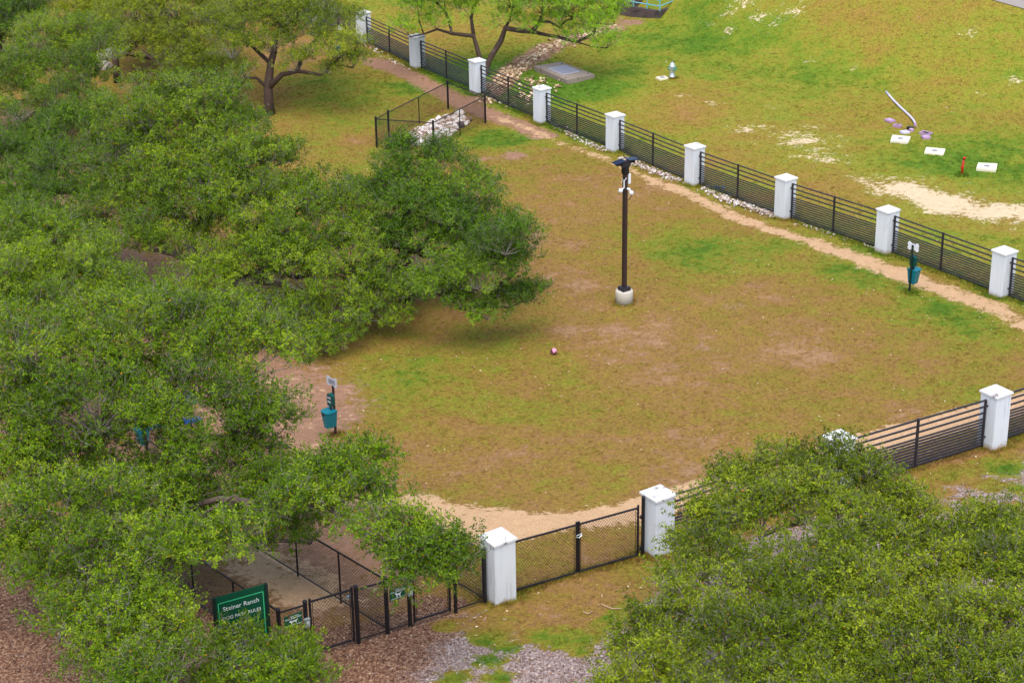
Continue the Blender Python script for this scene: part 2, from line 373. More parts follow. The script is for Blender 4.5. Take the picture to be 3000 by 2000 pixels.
def line_mask(px, py, pix, width, soft=.35):
    return np.clip(.5+(width/2-seg_dist(px, py, W(pix)))/(2*soft), 0, 1)
def blob(px, py, u, v, rad, asp=1.):
    P = G(u, v); return np.exp(-(((px-P[0])/rad)**2+((py-P[1])/(rad*asp))**2))
PATH_FAR = [(1094, 179), (1170, 204), (1255, 247), (1361, 306), (1447, 340), (1532, 370), (1595, 396), (1659, 425), (1723, 447), (1829, 485), (1914, 527), (2000, 561), (2085, 600), (2170, 638),
            (2255, 672), (2383, 708), (2510, 755), (2638, 802), (2765, 848), (2850, 880), (2914, 902), (2961, 926), (3010, 960)]
FENCE_F = [(860, 20), (1060, 130), (1219, 204), (1394, 280), (1583, 364), (1796, 448), (2030, 546), (2296, 644), (2594, 744), (2933, 874), (3200, 985)]
FENCE_Q = [(1451, 1772), (1925, 1625), (2450, 1450), (2909, 1310), (3300, 1190)]
def masks(px, py):
    m = {k: np.zeros(px.shape) for k in ('green', 'dirt', 'mulch', 'grey', 'pale', 'soil', 'calm')}
    g = m['green'] + .30
    beyond = poly_mask(px, py, FENCE_F+[(3300, 600), (3300, -100), (2500, -150), (700, -150)], .5)
    g = g*(1-beyond) + .61*beyond; m['calm'] = beyond
    for u, v, r, s in [(1280, 1010, 3.2, .3), (1100, 1180, 2.2, .25), (1400, 1150, 2.5, .12), (1500, 1250, 2, .1), (1500, 400, 2.2, .4), (1650, 470, 3, .1), (1380, 420, 2, .25), (2000, 760, 2.0, .3), (1950, 700, 2, .15),
                       (1000, 270, 3.5, .28), (900, 300, 4, .18), (1150, 250, 3, .15), (850, 420, 4, .1), (2300, 700, 1.5, .3), (2560, 800, 1.5, .35), (2700, 860, 1.8, .35), (2850, 930, 2, .35), (2450, 770, 1.4, .3),
                       (2950, 1000, 2.0, .3), (2870, 1150, 1.2, .25), (1850, 400, 3, .1), (2080, 1210, 1.6, .15), (1950, 1340, 1.5, -.05), (1750, 1010, 2.5, -.12), (1650, 1450, 2.2, -.1), (2300, 1000, 4, -.05),
                       (1700, 1150, 2.5, .08), (1800, 620, 3, -.08), (1900, 560, 3, -.08), (1700, 560, 2, -.05), (2600, 1100, 2.5, .1),
                       (2050, 120, 3.5, .24), (2200, 180, 3, .22), (1980, 60, 3, .15), (1600, 270, 2.2, .35), (1480, 220, 2.2, .35), (1720, 250, 2, .2), (1250, 120, 3, -.1), (1300, 230, 3, .3), (1500, 160, 2, .2),
                       (2480, 225, 3, .2), (2700, 180, 4, .1), (2450, 120, 4, -.08), (2300, 60, 5, -.06), (2600, 60, 5, -.02), (2900, 60, 5, .0), (2330, 215, 2, .15), (2950, 480, 3, .2), (2700, 480, 3, .25),
                       (2850, 420, 3, .12), (2150, 330, 3, -.05), (1950, 300, 2.5, -.15), (1900, 330, 2, -.1), (2400, 330, 3, -.05), (2200, 480, 2.4, -.15), (2400, 560, 2, -.1), (1720, 150, 2, -.05),
                       (1500, 1735, 1.0, .15), (1900, 1650, .7, .35), (1640, 1740, 1.6, -.12), (1500, 1800, 1.2, -.1), (1720, 1800, 1.4, -.06)]:
        g = g + s*blob(px, py, u, v, r)
    strip = line_mask(px, py, [(p[0], p[1]+10) for p in FENCE_F], 1.6, .5); g = np.maximum(g, strip*.55)
    m['green'] = g
    d = line_mask(px, py, PATH_FAR[4:12], .42, .4)*.8
    d = np.maximum(d, line_mask(px, py, PATH_FAR[10:16], .6, .5))
    d = np.maximum(d, line_mask(px, py, PATH_FAR[15:21], .95, .55)); d = np.maximum(d, line_mask(px, py, PATH_FAR[20:], .7, .5)*.85)
    d = np.maximum(d, poly_mask(px, py, [(1180, 1435), (1298, 1468), (1425, 1492), (1595, 1500), (1810, 1475), (1950, 1440), (1990, 1490), (1840, 1530), (1700, 1545), (1510, 1575), (1404, 1602), (1330, 1575), (1212, 1515), (1130, 1470)], .5))
    d = np.maximum(d, line_mask(px, py, [(1900, 1480), (2100, 1425), (2300, 1372), (2520, 1310), (2760, 1240), (3000, 1180), (3150, 1140)], 1.3, .3))
    LEFT = poly_mask(px, py, [(860, 1060), (960, 1090), (1075, 1150), (1060, 1225), (990, 1290), (1060, 1390), (1200, 1450), (1330, 1570), (1180, 1620), (1080, 1650), (900, 1500), (760, 1380), (600, 1300), (300, 1150), (300, 1000), (700, 1000)], 1.1); d = np.maximum(d, .36*LEFT)
    d = np.maximum(d, .75*poly_mask(px, py, [(560, 1480), (780, 1560), (1000, 1690), (1080, 1760), (900, 1800), (800, 1780), (560, 1600)], .6))
    m['dirt'] = d
    s = np.maximum(line_mask(px, py, PATH_FAR[:7], 1.1, .45), .92*LEFT)
    s = np.maximum(s, .7*poly_mask(px, py, [(-900, 380), (60, 300), (420, 700), (860, 860), (980, 1080), (900, 1350), (1200, 1500), (1390, 1640), (1180, 1780), (800, 1900), (300, 1500), (-900, 1100)], 1.5))
    s = np.maximum(s, .75*blob(px, py, 1500, 455, .8)); s = np.maximum(s, .55*blob(px, py, 1415, 465, .8)); s = np.maximum(s, .6*blob(px, py, 1600, 435, .5))
    for u, v, r_ in [(1950, 930, 1.0), (1900, 1000, .8), (1780, 1060, .9), (2050, 1010, 1.0), (1720, 900, .6), (1940, 985, .6), (2150, 900, .8), (1850, 1110, .8)]: s = np.maximum(s, .42*blob(px, py, u, v, r_))
    s = np.maximum(s, .8*poly_mask(px, py, [(1810, 50), (1900, 56), (1880, 72), (1840, 74), (1800, 66)], .5))
    s = np.maximum(s, line_mask(px, py, [(1800, 78), (1750, 95), (1680, 110), (1620, 135), (1560, 170), (1500, 205), (1470, 235), (1420, 290)], 1.5, .5)*.85)
    m['soil'] = s
    mu = poly_mask(px, py, [(-900, 1250), (366, 1560), (640, 1740), (800, 1840), (900, 1850), (1000, 1830), (1160, 1790), (1260, 1740), (1330, 1760), (1380, 1830), (1450, 1850), (1560, 1850), (1740, 1860), (1880, 1760), (1960, 1660), (2450, 1500), (2700, 1400), (2909, 1345), (3400, 1230), (3600, 2600), (-1500, 2600)], .9)
    gt = np.zeros(px.shape)
    for u, v, r_ in [(1420, 1867, .42), (1485, 1897, .38), (1428, 1932, .5), (1330, 1985, .45), (1462, 1985, .4), (1665, 1870, .6), (1700, 1905, .3), (1760, 1800, .7), (1300, 1830, .3), (2800, 1390, .7), (2760, 1405, .4), (2890, 1420, .6), (2940, 1370, .8), (2980, 1430, .5), (2960, 1490, .5), (2880, 1345, .7), (2850, 1470, .4), (2720, 1440, .6), (1590, 1860, .35), (1720, 1720, .9), (2750, 1490, .5)]:
        gt = np.maximum(gt, blob(px, py, u, v, r_*1.15))
    m['mulch'] = np.clip(mu - .85*gt, 0, 1); m['green'] = np.where(mu > .3, np.maximum(m['green']*.9, .22+.58*gt), m['green'])
    m['grey'] = np.clip(poly_mask(px, py, [(1250, 2400), (1200, 1990), (1330, 1860), (1450, 1790), (1960, 1640), (3500, 1150), (3500, 2600)], 1.5), 0, 1)
    pa = np.zeros(px.shape)
    for P in ([(2130, 362), (2180, 355), (2235, 378), (2215, 388), (2160, 386)], [(2250, 420), (2320, 395), (2420, 400), (2425, 420), (2330, 440), (2280, 430)], [(2340, 358), (2420, 372), (2410, 382), (2350, 372)], [(2300, 455), (2380, 435), (2480, 470), (2430, 482), (2370, 470)],
              [(2455, 500), (2560, 530), (2680, 525), (2790, 560), (2900, 590), (3100, 600), (3100, 660), (2900, 648), (2800, 640), (2700, 620), (2640, 590), (2560, 560)],
              [(2080, 68), (2140, 20), (2160, -20), (2250, -20), (2200, 30), (2140, 66)], [(2200, 40), (2300, 20), (2390, 10), (2350, 40), (2250, 55)], [(2070, 295), (2120, 308), (2100, 318), (2080, 308)], [(2240, 305), (2275, 310), (2270, 316), (2245, 315)]):
        pa = np.maximum(pa, (.86 if len(P) > 9 else .74)*poly_mask(px, py, P, .9))
    for P in ([(2090, 330), (2300, 345), (2500, 400), (2520, 500), (2380, 470), (2200, 420)], [(2440, 485), (2700, 505), (3050, 570), (3050, 690), (2750, 650), (2560, 580)], [(2020, 70), (2150, -30), (2420, -30), (2380, 60), (2200, 90)]): pa = np.maximum(pa, .46*poly_mask(px, py, P, 1.5))
    for u, v, r_ in [(2830, 100, .8), (2390, 170, .9), (2880, 280, .7), (2240, 75, 1.2), (2000, 280, .6), (2130, 90, .8), (2270, 150, .7), (2500, 190, .6), (2850, 90, .6), (2960, 240, .8), (1920, 975, .7), (1780, 1060, .6), (1700, 640, .4), (1760, 890, .5)]: pa = np.maximum(pa, .45*blob(px, py, u, v, r_))
    m['pale'] = pa
    return m
nx, ny = len(gx), len(gy)
me = bpy.data.meshes.new('ground')
ii = np.arange(nx*ny).reshape(ny, nx)
quads = np.stack([ii[:-1, :-1], ii[:-1, 1:], ii[1:, 1:], ii[1:, :-1]], -1).reshape(-1, 4)
uneven = sum(a*np.sin(VX*fx+p1)*np.sin(VY*fy+p2) for a, fx, fy, p1, p2 in [(.03, .9, .7, 0, 1), (.02, 1.9, 2.3, 2, .4), (.012, 4.1, 3.3, 1, 2)])
me.vertices.add(nx*ny); me.vertices.foreach_set('co', np.stack([VX, VY, gz(VX, VY)+uneven-.02], 1).astype('f').ravel())
me.loops.add(len(quads)*4); me.loops.foreach_set('vertex_index', quads.ravel().astype('i'))
me.polygons.add(len(quads)); me.polygons.foreach_set('loop_start', np.arange(0, len(quads)*4, 4).astype('i'))
me.update(calc_edges=True); me.validate(); me.shade_smooth()
for k_, a_ in masks(VX, VY).items():
    at_ = me.attributes.new(k_, 'FLOAT', 'POINT'); at_.data.foreach_set('value', a_.astype('f'))
me.materials.append(M['ground'])
go_ = bpy.data.objects.new('ground', me); COL.objects.link(go_); go_['kind'] = 'structure'

# a strip of the road at the top of the hill
mb = MB(); A = W([(2880, -6), (3100, 56)]); B = W([(2900, -40), (3100, 2)])
n = 12; va = [np.array(A[0])+(np.array(A[1])-np.array(A[0]))*i/n for i in range(n+1)]; vb = [np.array(B[0])+(np.array(B[1])-np.array(B[0]))*i/n for i in range(n+1)]
mb.add([(p[0], p[1], ground(*p)+.03) for p in va]+[(p[0], p[1], ground(*p)+.03) for p in vb], [(i, i+1, n+2+i, n+1+i) for i in range(n)])
o = mb.build('path', 'asphalt'); o['kind'] = 'structure'

# ------------------------------------------------------------------ white pillars
HB = .27; CAPH = .30
def make_pillar(h=1.45):
    s = MB().box(-HB, HB, -HB, HB, -.15, h); c = MB()
    t = CAPH
    c.add([(-t, -t, h), (t, -t, h), (t, t, h), (-t, t, h), (-t, -t, h+.05), (t, -t, h+.05), (t, t, h+.05), (-t, t, h+.05), (0, 0, h+.085)],
          [(3, 2, 1, 0), (0, 1, 5, 4), (1, 2, 6, 5), (2, 3, 7, 6), (3, 0, 4, 7), (4, 5, 8), (5, 6, 8), (6, 7, 8), (7, 4, 8)])
    return s, c
PIL = {}
ref_shaft = ref_cap = None
def pillar(key, base_px, label, group, center=None):
    global ref_shaft, ref_cap
    if center is None:
        f = G(*base_px)[:2]; center = f + HB*(E1-E2)
    z = ground(*center)
    t = thing('pillar', label, 'pillar', (center[0], center[1], z), A1, group)
    if ref_shaft is None:
        s, c = make_pillar(); ref_shaft = s.build('shaft', 'stucco', t, bevel=.012); ref_cap = c.build('cap', 'cap', t)
    else: copy_part(ref_shaft, t); copy_part(ref_cap, t)
    PIL[key] = np.array(center); return t
FP = [('P2', (1060.6, 130), 'white stucco pillar veiled by oak leaves, two along from the rock enclosure corner'),
      ('P3', (1218, 203.8), 'white stucco pillar shaded by mesquite twigs, next along from the rock enclosure corner'),
      ('P4', (1394, 279), 'white stucco pillar right behind the corner of the fenced rock enclosure'),
      ('P5', (1583, 364.5), 'first clean white pillar past the rock enclosure, in front of the concrete hatch slab'),
      ('P6', (1797, 447.8), 'second white pillar past the rock enclosure along the far rail fence'),
      ('P7', (2030, 546), 'third white pillar past the rock enclosure, next to the blue toy'),
      ('P8', (2295.6, 644.4), 'fourth white pillar past the rock enclosure along the far rail fence'),
      ('P9', (2594, 744.5), 'fifth white pillar past the rock enclosure, last before the bone-shaped waste station sign'),
      ('P10', (2933, 874), 'sixth white pillar past the rock enclosure, just beyond the bone-shaped waste station sign')]
for k_, b_, l_ in FP: pillar(k_, b_, l_, 'pillars of the far rail fence')
d_ = (PIL['P10']-PIL['P2'])/8
pillar('P1', None, 'white stucco pillar almost hidden by oak branches, farthest along the rail fence', 'pillars of the far rail fence', PIL['P2']-d_)
pillar('P11', None, 'white pillar one past the bone-shaped waste station sign pillar', 'pillars of the far rail fence', PIL['P10']+d_)
pillar('Q4', (1451, 1772), 'clean white pillar where the chain-link entrance meets the double gate', 'pillars of the near rail fence')
f_ = G(2909, 1310)[:2]; q1 = f_ + HB*(E1-E2)
def cap_center(u, v):       # from the cap's front corner
    return G(u, v, 1.45)[:2] + CAPH*(E1-E2)
pillar('Q3', None, 'white pillar with a black hinge post, at the hinged end of the double gate', 'pillars of the near rail fence', cap_center(1921, 1470))
pillar('Q2', None, 'white pillar with grey stained cap rising behind the shrubby oak', 'pillars of the near rail fence', cap_center(2457, 1302))
pillar('Q1', None, 'white pillar with blotched cap standing clear at the gravelly mulch', 'pillars of the near rail fence', cap_center(2920.5, 1167))
dq = (PIL['Q1']-PIL['Q3'])/2
pillar('Q0', None, 'white pillar of the near rail fence past the blotched one', 'pillars of the near rail fence', PIL['Q1']+dq)

# ------------------------------------------------------------------ rail fence panels: 13 rails and 3 posts each
LEVELS = [0]; z_ = 0
for i in range(9): z_ += .082; LEVELS.append(z_)
for i in range(3): z_ += .172; LEVELS.append(z_)
def rail_panel(a, b, label, group, gap=.07):
    d = PIL[b]-PIL[a]; L = np.linalg.norm(d); u = d/L; p0 = PIL[a]+u*(HB+gap); p1 = PIL[b]-u*(HB+gap)
    l = np.linalg.norm(p1-p0); z0, z1 = ground(*p0), ground(*p1); dz = z1-z0
    t = thing('fence_panel', label, 'fence panel', (p0[0], p0[1], z0), math.atan2(u[1], u[0]), group)
    base = .07
    for i, lv in enumerate(LEVELS):
        MB().bar((0, 0, base+lv), (l, 0, base+lv+dz), .038, .038).build('rail', 'rail', t)
    for x, wd, top in ((.02, .045, .02), (l*.49, .05, .035), (l-.02, .045, .02)):
        zz = dz*x/l
        MB().box(x-wd/2, x+wd/2, -.03, .03, zz-.06, zz+base+LEVELS[-1]+top).build('post', 'rail', t)
    br = MB()
    for x, s in ((0, -1), (l, 1)):
        for zz in (.28, 1.15):
            z = zz+dz*x/l; x0, x1 = sorted((x, x+s*(gap+.02))); MB().box(x0, x1, -.02, .02, z-.02, z+.02).build('bracket', 'rail', t)
    return t
far_names = ['P1', 'P2', 'P3', 'P4', 'P5', 'P6', 'P7', 'P8', 'P9', 'P10', 'P11']
far_lab = ['rail fence panel half hidden by oak leaves at the far end', 'rail fence panel between the leaf-veiled pillar and the twig-shaded pillar', 'rail fence panel in front of the mesquite trunk',
           'rail fence panel behind the rock enclosure with the stony channel passing under it', 'rail fence panel along the concrete hatch slab, from first to second clean pillar',
           'rail fence panel with stones at its foot, second to third pillar past the rock enclosure', 'rail fence panel with a blue toy lying beside it',
           'rail fence panel between fourth and fifth pillars past the rock enclosure', 'rail fence panel right behind the bone-shaped waste station sign', 'rail fence panel past the pillar beyond the bone-shaped waste station sign']
for i in range(10): rail_panel(far_names[i], far_names[i+1], far_lab[i], 'rail panels of the far fence')
rail_panel('Q3', 'Q2', 'rail fence panel largely hidden behind the shrubby oak', 'rail panels of the near fence')
rail_panel('Q2', 'Q1', 'rail fence panel running up to the blotched-cap pillar', 'rail panels of the near fence')
rail_panel('Q1', 'Q0', 'rail fence panel leaving the blotched-cap pillar away from the shrubby oak', 'rail panels of the near fence')

# ------------------------------------------------------------------ chain link
def link_mesh(l, h, dz, z0=.05, x0=0.):
    """diagonal wires both ways filling a panel l long, h high that climbs by dz"""
    mb = MB(); s = .084; r = .0034; H = h-z0
    for sg in (1, -1):
        c = -H
        while c < l:
            xa, xb = max(c, 0), min(c+H, l)
            if xb-xa > .01:
                za, zb = (xa-c, xb-c) if sg > 0 else (H-(xa-c), H-(xb-c))
                y = .003*sg
                p, q = np.array([x0+xa, y, z0+za+dz*xa/l]), np.array([x0+xb, y, z0+zb+dz*xb/l])
                dd = (q-p)/np.linalg.norm(q-p); nn = np.array([-dd[2], 0, dd[0]])*r; yy = np.array([0, r, 0])
                mb.add([p+nn, p-nn*.5+yy, p-nn*.5-yy, q+nn, q-nn*.5+yy, q-nn*.5-yy], [(0, 1, 4, 3), (1, 2, 5, 4), (2, 0, 3, 5)])
            c += s
    return mb
def zof(p): return ground(p[0], p[1])
def chain_section(p0, p1, label, group, h=1.22, posts=(True, True), mid=0, pr=(.038, .038), bottom=True, cat='chain-link fence', name='chain_link_fence', top=True, mr=.022):
    p0 = np.array(p0[:2], float); p1 = np.array(p1[:2], float); d = p1-p0; l = np.linalg.norm(d); z0, z1 = zof(p0), zof(p1); dz = z1-z0
    t = thing(name, label, cat, (p0[0], p0[1], z0), math.atan2(d[1], d[0]), group)
    for x, on, r, zz in ((0, posts[0], pr[0], 0), (l, posts[1], pr[1], dz)):
        if on:
            o = MB().tube([(x, 0, zz-.1), (x, 0, zz+h+.06)], r, 10).build('post', 'black', t)
            MB().lathe([(r*1.12, 0), (r*1.15, .02), (r*.9, .045), (r*.3, .06)], 10, (x, 0, zz+h+.06)).build('post_cap', 'black', o)
    for k in range(mid):
        x = l*(k+1)/(mid+1); zz = dz*x/l; zg = ground(*(p0+d*x/l))-z0
        MB().tube([(x, 0, min(zg, zz)-.08), (x, 0, zz+h-.01)], mr, 8).build('line_post', 'black', t)
    if top: MB().tube([(0, 0, h), (l, 0, dz+h)], .021, 8).build('top_rail', 'black', t)
    if bottom: MB().tube([(0, 0, .05), (l, 0, dz+.05)], .016, 6).build('bottom_rail', 'black', t)
    m = link_mesh(l, h, dz).build('chain_link_mesh', 'wire', t); m['kind'] = 'stuff'
    return t
def chain_gate(p0, p1, label, group=None, h=1.2, lift=.06):
    p0 = np.array(p0[:2], float); p1 = np.array(p1[:2], float); d = p1-p0; l = np.linalg.norm(d); z0, z1 = zof(p0), zof(p1); dz = z1-z0
    t = thing('chain_link_gate', label, 'gate', (p0[0], p0[1], z0+lift), math.atan2(d[1], d[0]), group)
    for x, zz in ((0, 0), (l, dz)): MB().tube([(x, 0, zz-.02), (x, 0, zz+h+.07)], .026, 10).build('stile', 'black', t)
    MB().tube([(0, 0, h), (l, 0, dz+h)], .024, 8).build('top_rail', 'black', t)
    MB().tube([(0, 0, .02), (l, 0, dz+.02)], .024, 8).build('bottom_rail', 'black', t)
    for x, zz in ((.055, dz*.055/l), (l-.055, dz*(l-.055)/l)): MB().tube([(x, .01, zz+.02), (x, .01, zz+h)], .007, 5).build('tension_bar', 'black', t)
    m = link_mesh(l, h, dz, .02).build('chain_link_mesh', 'wire', t); m['kind'] = 'stuff'
    return t
def hinge(t, x, z, s=1):
    mb = MB().tube([(x-.05*s, 0, z), (x+.12*s, 0, z)], .018, 6); mb.tube([(x+.02*s, 0, z-.04), (x+.02*s, 0, z+.04)], .024, 6); return mb.build('hinge', 'black', t)
# double gate between Q4 and Q3
qa, qb = PIL['Q4'], PIL['Q3']; uq = (qb-qa)/np.linalg.norm(qb-qa)
g0 = qa+uq*(HB+.1); g3 = qb-uq*(HB+.28); gm = g0+(g3-g0)*.508
t = chain_gate(g0, gm-uq*.03, 'black chain-link gate leaf hung on the clean white entrance pillar', 'double gate leaves'); hinge(t, -.06, .95, -1); hinge(t, -.06, .15, -1)
t = chain_gate(gm+uq*.03, g3, 'black chain-link gate leaf hung on the round black hinge post', 'double gate leaves')
lg = float(np.linalg.norm(g3-gm-uq*.03)); zg = zof(g3)-zof(gm); hinge(t, lg+.06, .95+zg, 1); hinge(t, lg+.06, .15+zg, 1)
ch = MB().tube([(-.1, -.04, .93), (-.03, -.05, .9), (.03, -.05, .93), (.05, -.04, .95)], .012, 6); ch.tube([(-.09, -.04, .96), (.05, -.05, .98)], .01, 6); ch.build('lock_chain', 'galv', t)
hp = g3+uq*.14
t = thing('hinge_post', 'tall round black hinge post against the white pillar face', 'post', (hp[0], hp[1], zof(hp)))
MB().tube([(0, 0, -.1), (0, 0, 1.48)], .042, 12).build('shaft', 'black', t); MB().lathe([(.046, 0), (.048, .02), (.03, .05)], 12, (0, 0, 1.47)).build('post_cap', 'black', t)
# entrance row to the small runs, from the pillar to the corner post
pB = [G(1424, 1762), G(1337, 1790), G(1322, 1796), G(1219, 1829), G(1206, 1833), G(1132, 1849), G(1047, 1876), G(1036, 1880), G(913, 1917), G(901, 1922), G(826, 1948)]
pB = [p[:2] for p in pB]
row0, row1 = qa-uq*(HB+.09), pB[-1]        # straighten the row
dd = (row1-row0)/np.linalg.norm(row1-row0)
pB = [row0+dd*max(0, float((p-row0)@dd)) for p in pB]
EG = 'chain-link pieces of the entrance row'
chain_section(pB[0], pB[1], 'narrow chain-link section between the entrance pillar and the large dog gate', EG, pr=(.05, .04))
tg = chain_gate(pB[2], pB[3], 'large dog gate, black chain-link, beside the sign partly covered by leaves', EG)
s1 = chain_section(pB[4], pB[5], 'chain-link section carrying the leaf-covered green large dog sign', EG, pr=(.045, .045))
chain_section(pB[5], pB[6], 'bare chain-link section between the two small entrance gates', EG, posts=(False, True), pr=(.04, .045))
tg2 = chain_gate(pB[7], pB[8], 'small dog gate, black chain-link, beside the dachshund sign', EG)
s2 = chain_section(pB[9], pB[10], 'chain-link section carrying the green dachshund sign, at the corner post', EG, pr=(.045, .045))
for tt in (tg, tg2):
    MB().box(-.02, .1, -.06, -.02, .98, 1.06).build('latch', 'galv', tt)
# runs going back from the row
def run_fence(start, u, v, label, extra=0., mid=4):
    e = G(u, v, 1.22)[:2]; d = e-start; e = start+d*(1+extra)
    return chain_section(start, e, label, 'long chain-link fences dividing the runs', mid=mid, posts=(False, True))
run_fence(pB[0]+np.array([-.02, .12]), 897, 1337, 'long chain-link fence running back from the entrance pillar beside the dirt', .35, 6)
run_fence(pB[5]+np.array([-.02, .1]), 510, 1336, 'long chain-link divider running back from between the two entrance gates', .16, 5)
run_fence(pB[10]+np.array([-.02, .1]), 366, 1495, 'long chain-link fence running back under the oak from the corner post', .35, 4)

def small_sign(parent_sec, p0, p1, frac, z, title, foot, label, dog):
    """a thin green plate tied to the wire; shape of the dog cut as a white relief"""
    d = p1-p0; l = np.linalg.norm(d); c = p0+d*frac; ang = math.atan2(d[1], d[0]) + math.pi
    n = np.array([math.sin(ang), -math.cos(ang)])
    t = thing('notice_sign', label, 'sign', (c[0]+n[0]*.035, c[1]+n[1]*.035, zof(c)+z), ang, 'green notices on the entrance fence')
    sl_ = -(zof(p1)-zof(p0))/l
    W_, H_ = .40, .27
    MB().box(-W_/2, W_/2, -.006, .006, -H_/2, H_/2).build('plate', 'sign', t)
    text('lettering', 'Steiner Ranch', .034, 'letter', t, (.03, -.008, .085)); text('lettering', title, .04, 'letter', t, (0, -.008, .04)); text('lettering', foot, .032, 'letter', t, (0, -.008, -.115))
    MB().prism([(-.105, -.007, .08), (-.085, -.007, .08), (-.082, -.007, .11), (-.1, -.007, .118)], (0, -.004, 0)).build('emblem', 'logo', t)
    long_ = [(-.1, -.01), (-.075, .02), (-.055, .025), (-.04, .005), (.05, .005), (.1, .02), (.105, .014), (.065, -.012), (.07, -.055), (.05, -.055), (.045, -.025), (-.03, -.025), (-.035, -.06), (-.055, -.06), (-.055, -.02), (-.075, -.015)]
    tall_ = [(-.08, .01), (-.06, .035), (-.035, .03), (-.02, .005), (.04, .005), (.07, .03), (.072, .01), (.05, -.015), (.055, -.08), (.035, -.08), (.03, -.03), (-.015, -.03), (-.02, -.08), (-.04, -.08), (-.042, -.01), (-.06, -.002)]
    MB().prism([(x, -.007, y-.01) for x, y in (long_ if dog else tall_)], (0, -.004, 0)).build('dog_outline', 'letter', t)
small_sign(s2, pB[9], pB[10], .5, .98, 'SMALL BREED DOGS', 'UNDER 25 POUNDS ONLY', 'small green notice with a white dachshund outline beside the small dog gate', True)
small_sign(s1, pB[4], pB[5], .52, .88, 'LARGE BREED DOGS', 'OVER 25 POUNDS ONLY', 'small green notice partly covered by leaves beside the large dog gate', False)
def latch_box(p, label):
    t = thing('latch_box', label, 'lock box', (p[0]+.03, p[1]-.09, zof(p)+.86), A1, 'grey lock boxes on the entrance gates')
    MB().box(-.055, .055, -.035, .035, -.09, .09).build('case', 'grey_box', t, bevel=.008); MB().box(-.06, .06, -.045, .03, .09, .105).build('hood', 'grey_box', t); MB().box(-.03, .03, -.04, -.034, -.03, .05).build('keypad', 'greyw', t)
latch_box(pB[9], 'grey metal lock box on the small dog gate post'); latch_box(pB[4], 'grey metal lock box half covered by leaves on the large dog gate post')

# rules board
bl, br_ = G(662, 1985)[:2], None
ctr = G(722, 1975)[:2]; ang = A1-R(6)
t = thing('rules_board', 'tall dark green dog park rules board half hidden by oak leaves', 'sign', (ctr[0], ctr[1], zof(ctr)), ang)
BW, BZ0, BZ1 = 1.02, .30, 1.92
MB().box(-BW/2, BW/2, -.02, .02, BZ0, BZ1).build('board', 'sign', t, bevel=.01)
for x in (-BW/2-.03, BW/2+.03): MB().box(x-.03, x+.03, -.035, .035, -.2, BZ1+.0).build('post', 'post_green', t)
e_ = .045
for x0, x1, z0, z1 in ((-BW/2+e_, BW/2-e_, BZ1-e_-.1-.008, BZ1-e_-.1+.008), (-BW/2+e_, BW/2-e_, BZ0+e_-.008, BZ0+e_+.008), (-BW/2+e_-.008, -BW/2+e_+.008, BZ0+e_, BZ1-e_-.1), (BW/2-e_-.008, BW/2-e_+.008, BZ0+e_, BZ1-e_-.1)):
    MB().box(x0, x1, -.026, -.018, z0, z1).build('border_line', 'sign_edge', t)
text('lettering', 'Steiner Ranch', .135, 'letter', t, (0, -.022, 1.58)); text('lettering', 'DOG PARK RULES', .1, 'letter', t, (0, -.022, 1.38))
for i, s_ in enumerate(['Use at your own risk.', 'Owners are liable for any', 'injury their dog may cause.', 'Do not bring food.', 'Dogs must be leashed until', 'they are inside the park.', 'Clean up after your dog.', 'Keep gates closed.', 'Be courteous.']):
    text('lettering', s_, .062, 'letter', t, (-.4, -.022, 1.2-i*.09), align='LEFT')
text('lettering', 'Rules', .07, 'letter', t, (.2, -.022, .42))

# ------------------------------------------------------------------ rock enclosure
enc_top = {'L': (866, 303), 'B': (1311, 249), 'R': (1419, 284), 'F': (1270, 364)}
# posts' feet in the photograph
cL, cL2, cB, cR, cF = G(1104, 428), G(1140, 408), G(1313, 317), G(1422, 359), G(1271, 440)
EN = 'sides of the chain-link rock enclosure'
def enc(a, b, label, mid=0, posts=(True, True)): return chain_section(a, b, label, EN, h=1.15, mid=mid, posts=posts, pr=(.045, .045), bottom=False)
enc(cL2, cB, 'enclosure chain-link side running toward the white pillars, on the grassy tree side', 1)
enc(cL, cL2, 'short chain-link gate piece at the enclosure corner away from the white pillars')
enc(cB, cR, 'enclosure chain-link side parallel to the rail fence', 0, (False, True))
enc(cR, cF, 'enclosure chain-link side in front of the pipe mouth', 1, (False, True))
enc(cF, cL, 'enclosure chain-link side just above the round oak crown', 0, (False, False))

def rock_templates(n=5, seed=3):
    r = np.random.default_rng(seed); out = []
    for i in range(n):
        bm = bmesh.new(); bmesh.ops.create_icosphere(bm, subdivisions=1, radius=.5)
        sc = r.uniform(.6, 1.1, 3)*np.array([1.2, 1, .7])
        for v in bm.verts: v.co = Vector(np.array(v.co)*sc*r.uniform(.78, 1.18))
        bm.verts.index_update()
        out.append(([tuple(v.co) for v in bm.verts], [tuple(v.index for v in f.verts) for f in bm.faces], [0]*len(bm.faces), [0]*len(bm.verts))); bm.free()
    return out
ROCKS = rock_templates()
def rocks(name, label, pts, size, material, up_=.0):
    pts = np.array(pts); n = len(pts)
    P = np.column_stack([pts, gz(pts[:, 0], pts[:, 1])+size*.12+up_])
    o = scatter(name, ROCKS, [material], P, rng.uniform(-.6, .6, (n, 3))+np.column_stack([np.zeros((n, 2)), rng.uniform(0, 6.28, n)]), size*rng.uniform(.5, 1.3, n)*np.where(rng.random(n) < .12, 1.5, 1), rng.integers(0, 5, n), rng.random(n))
    tag(o, label, 'stones', kind='stuff'); return o
def fill(pix, n):
    P = W(pix); a = np.array(P); out = []
    while len(out) < n:
        q = rng.uniform(a.min(0), a.max(0), (n, 2)); q = q[inside(q[:, 0], q[:, 1], P)]; out += q.tolist()
    return out[:n]
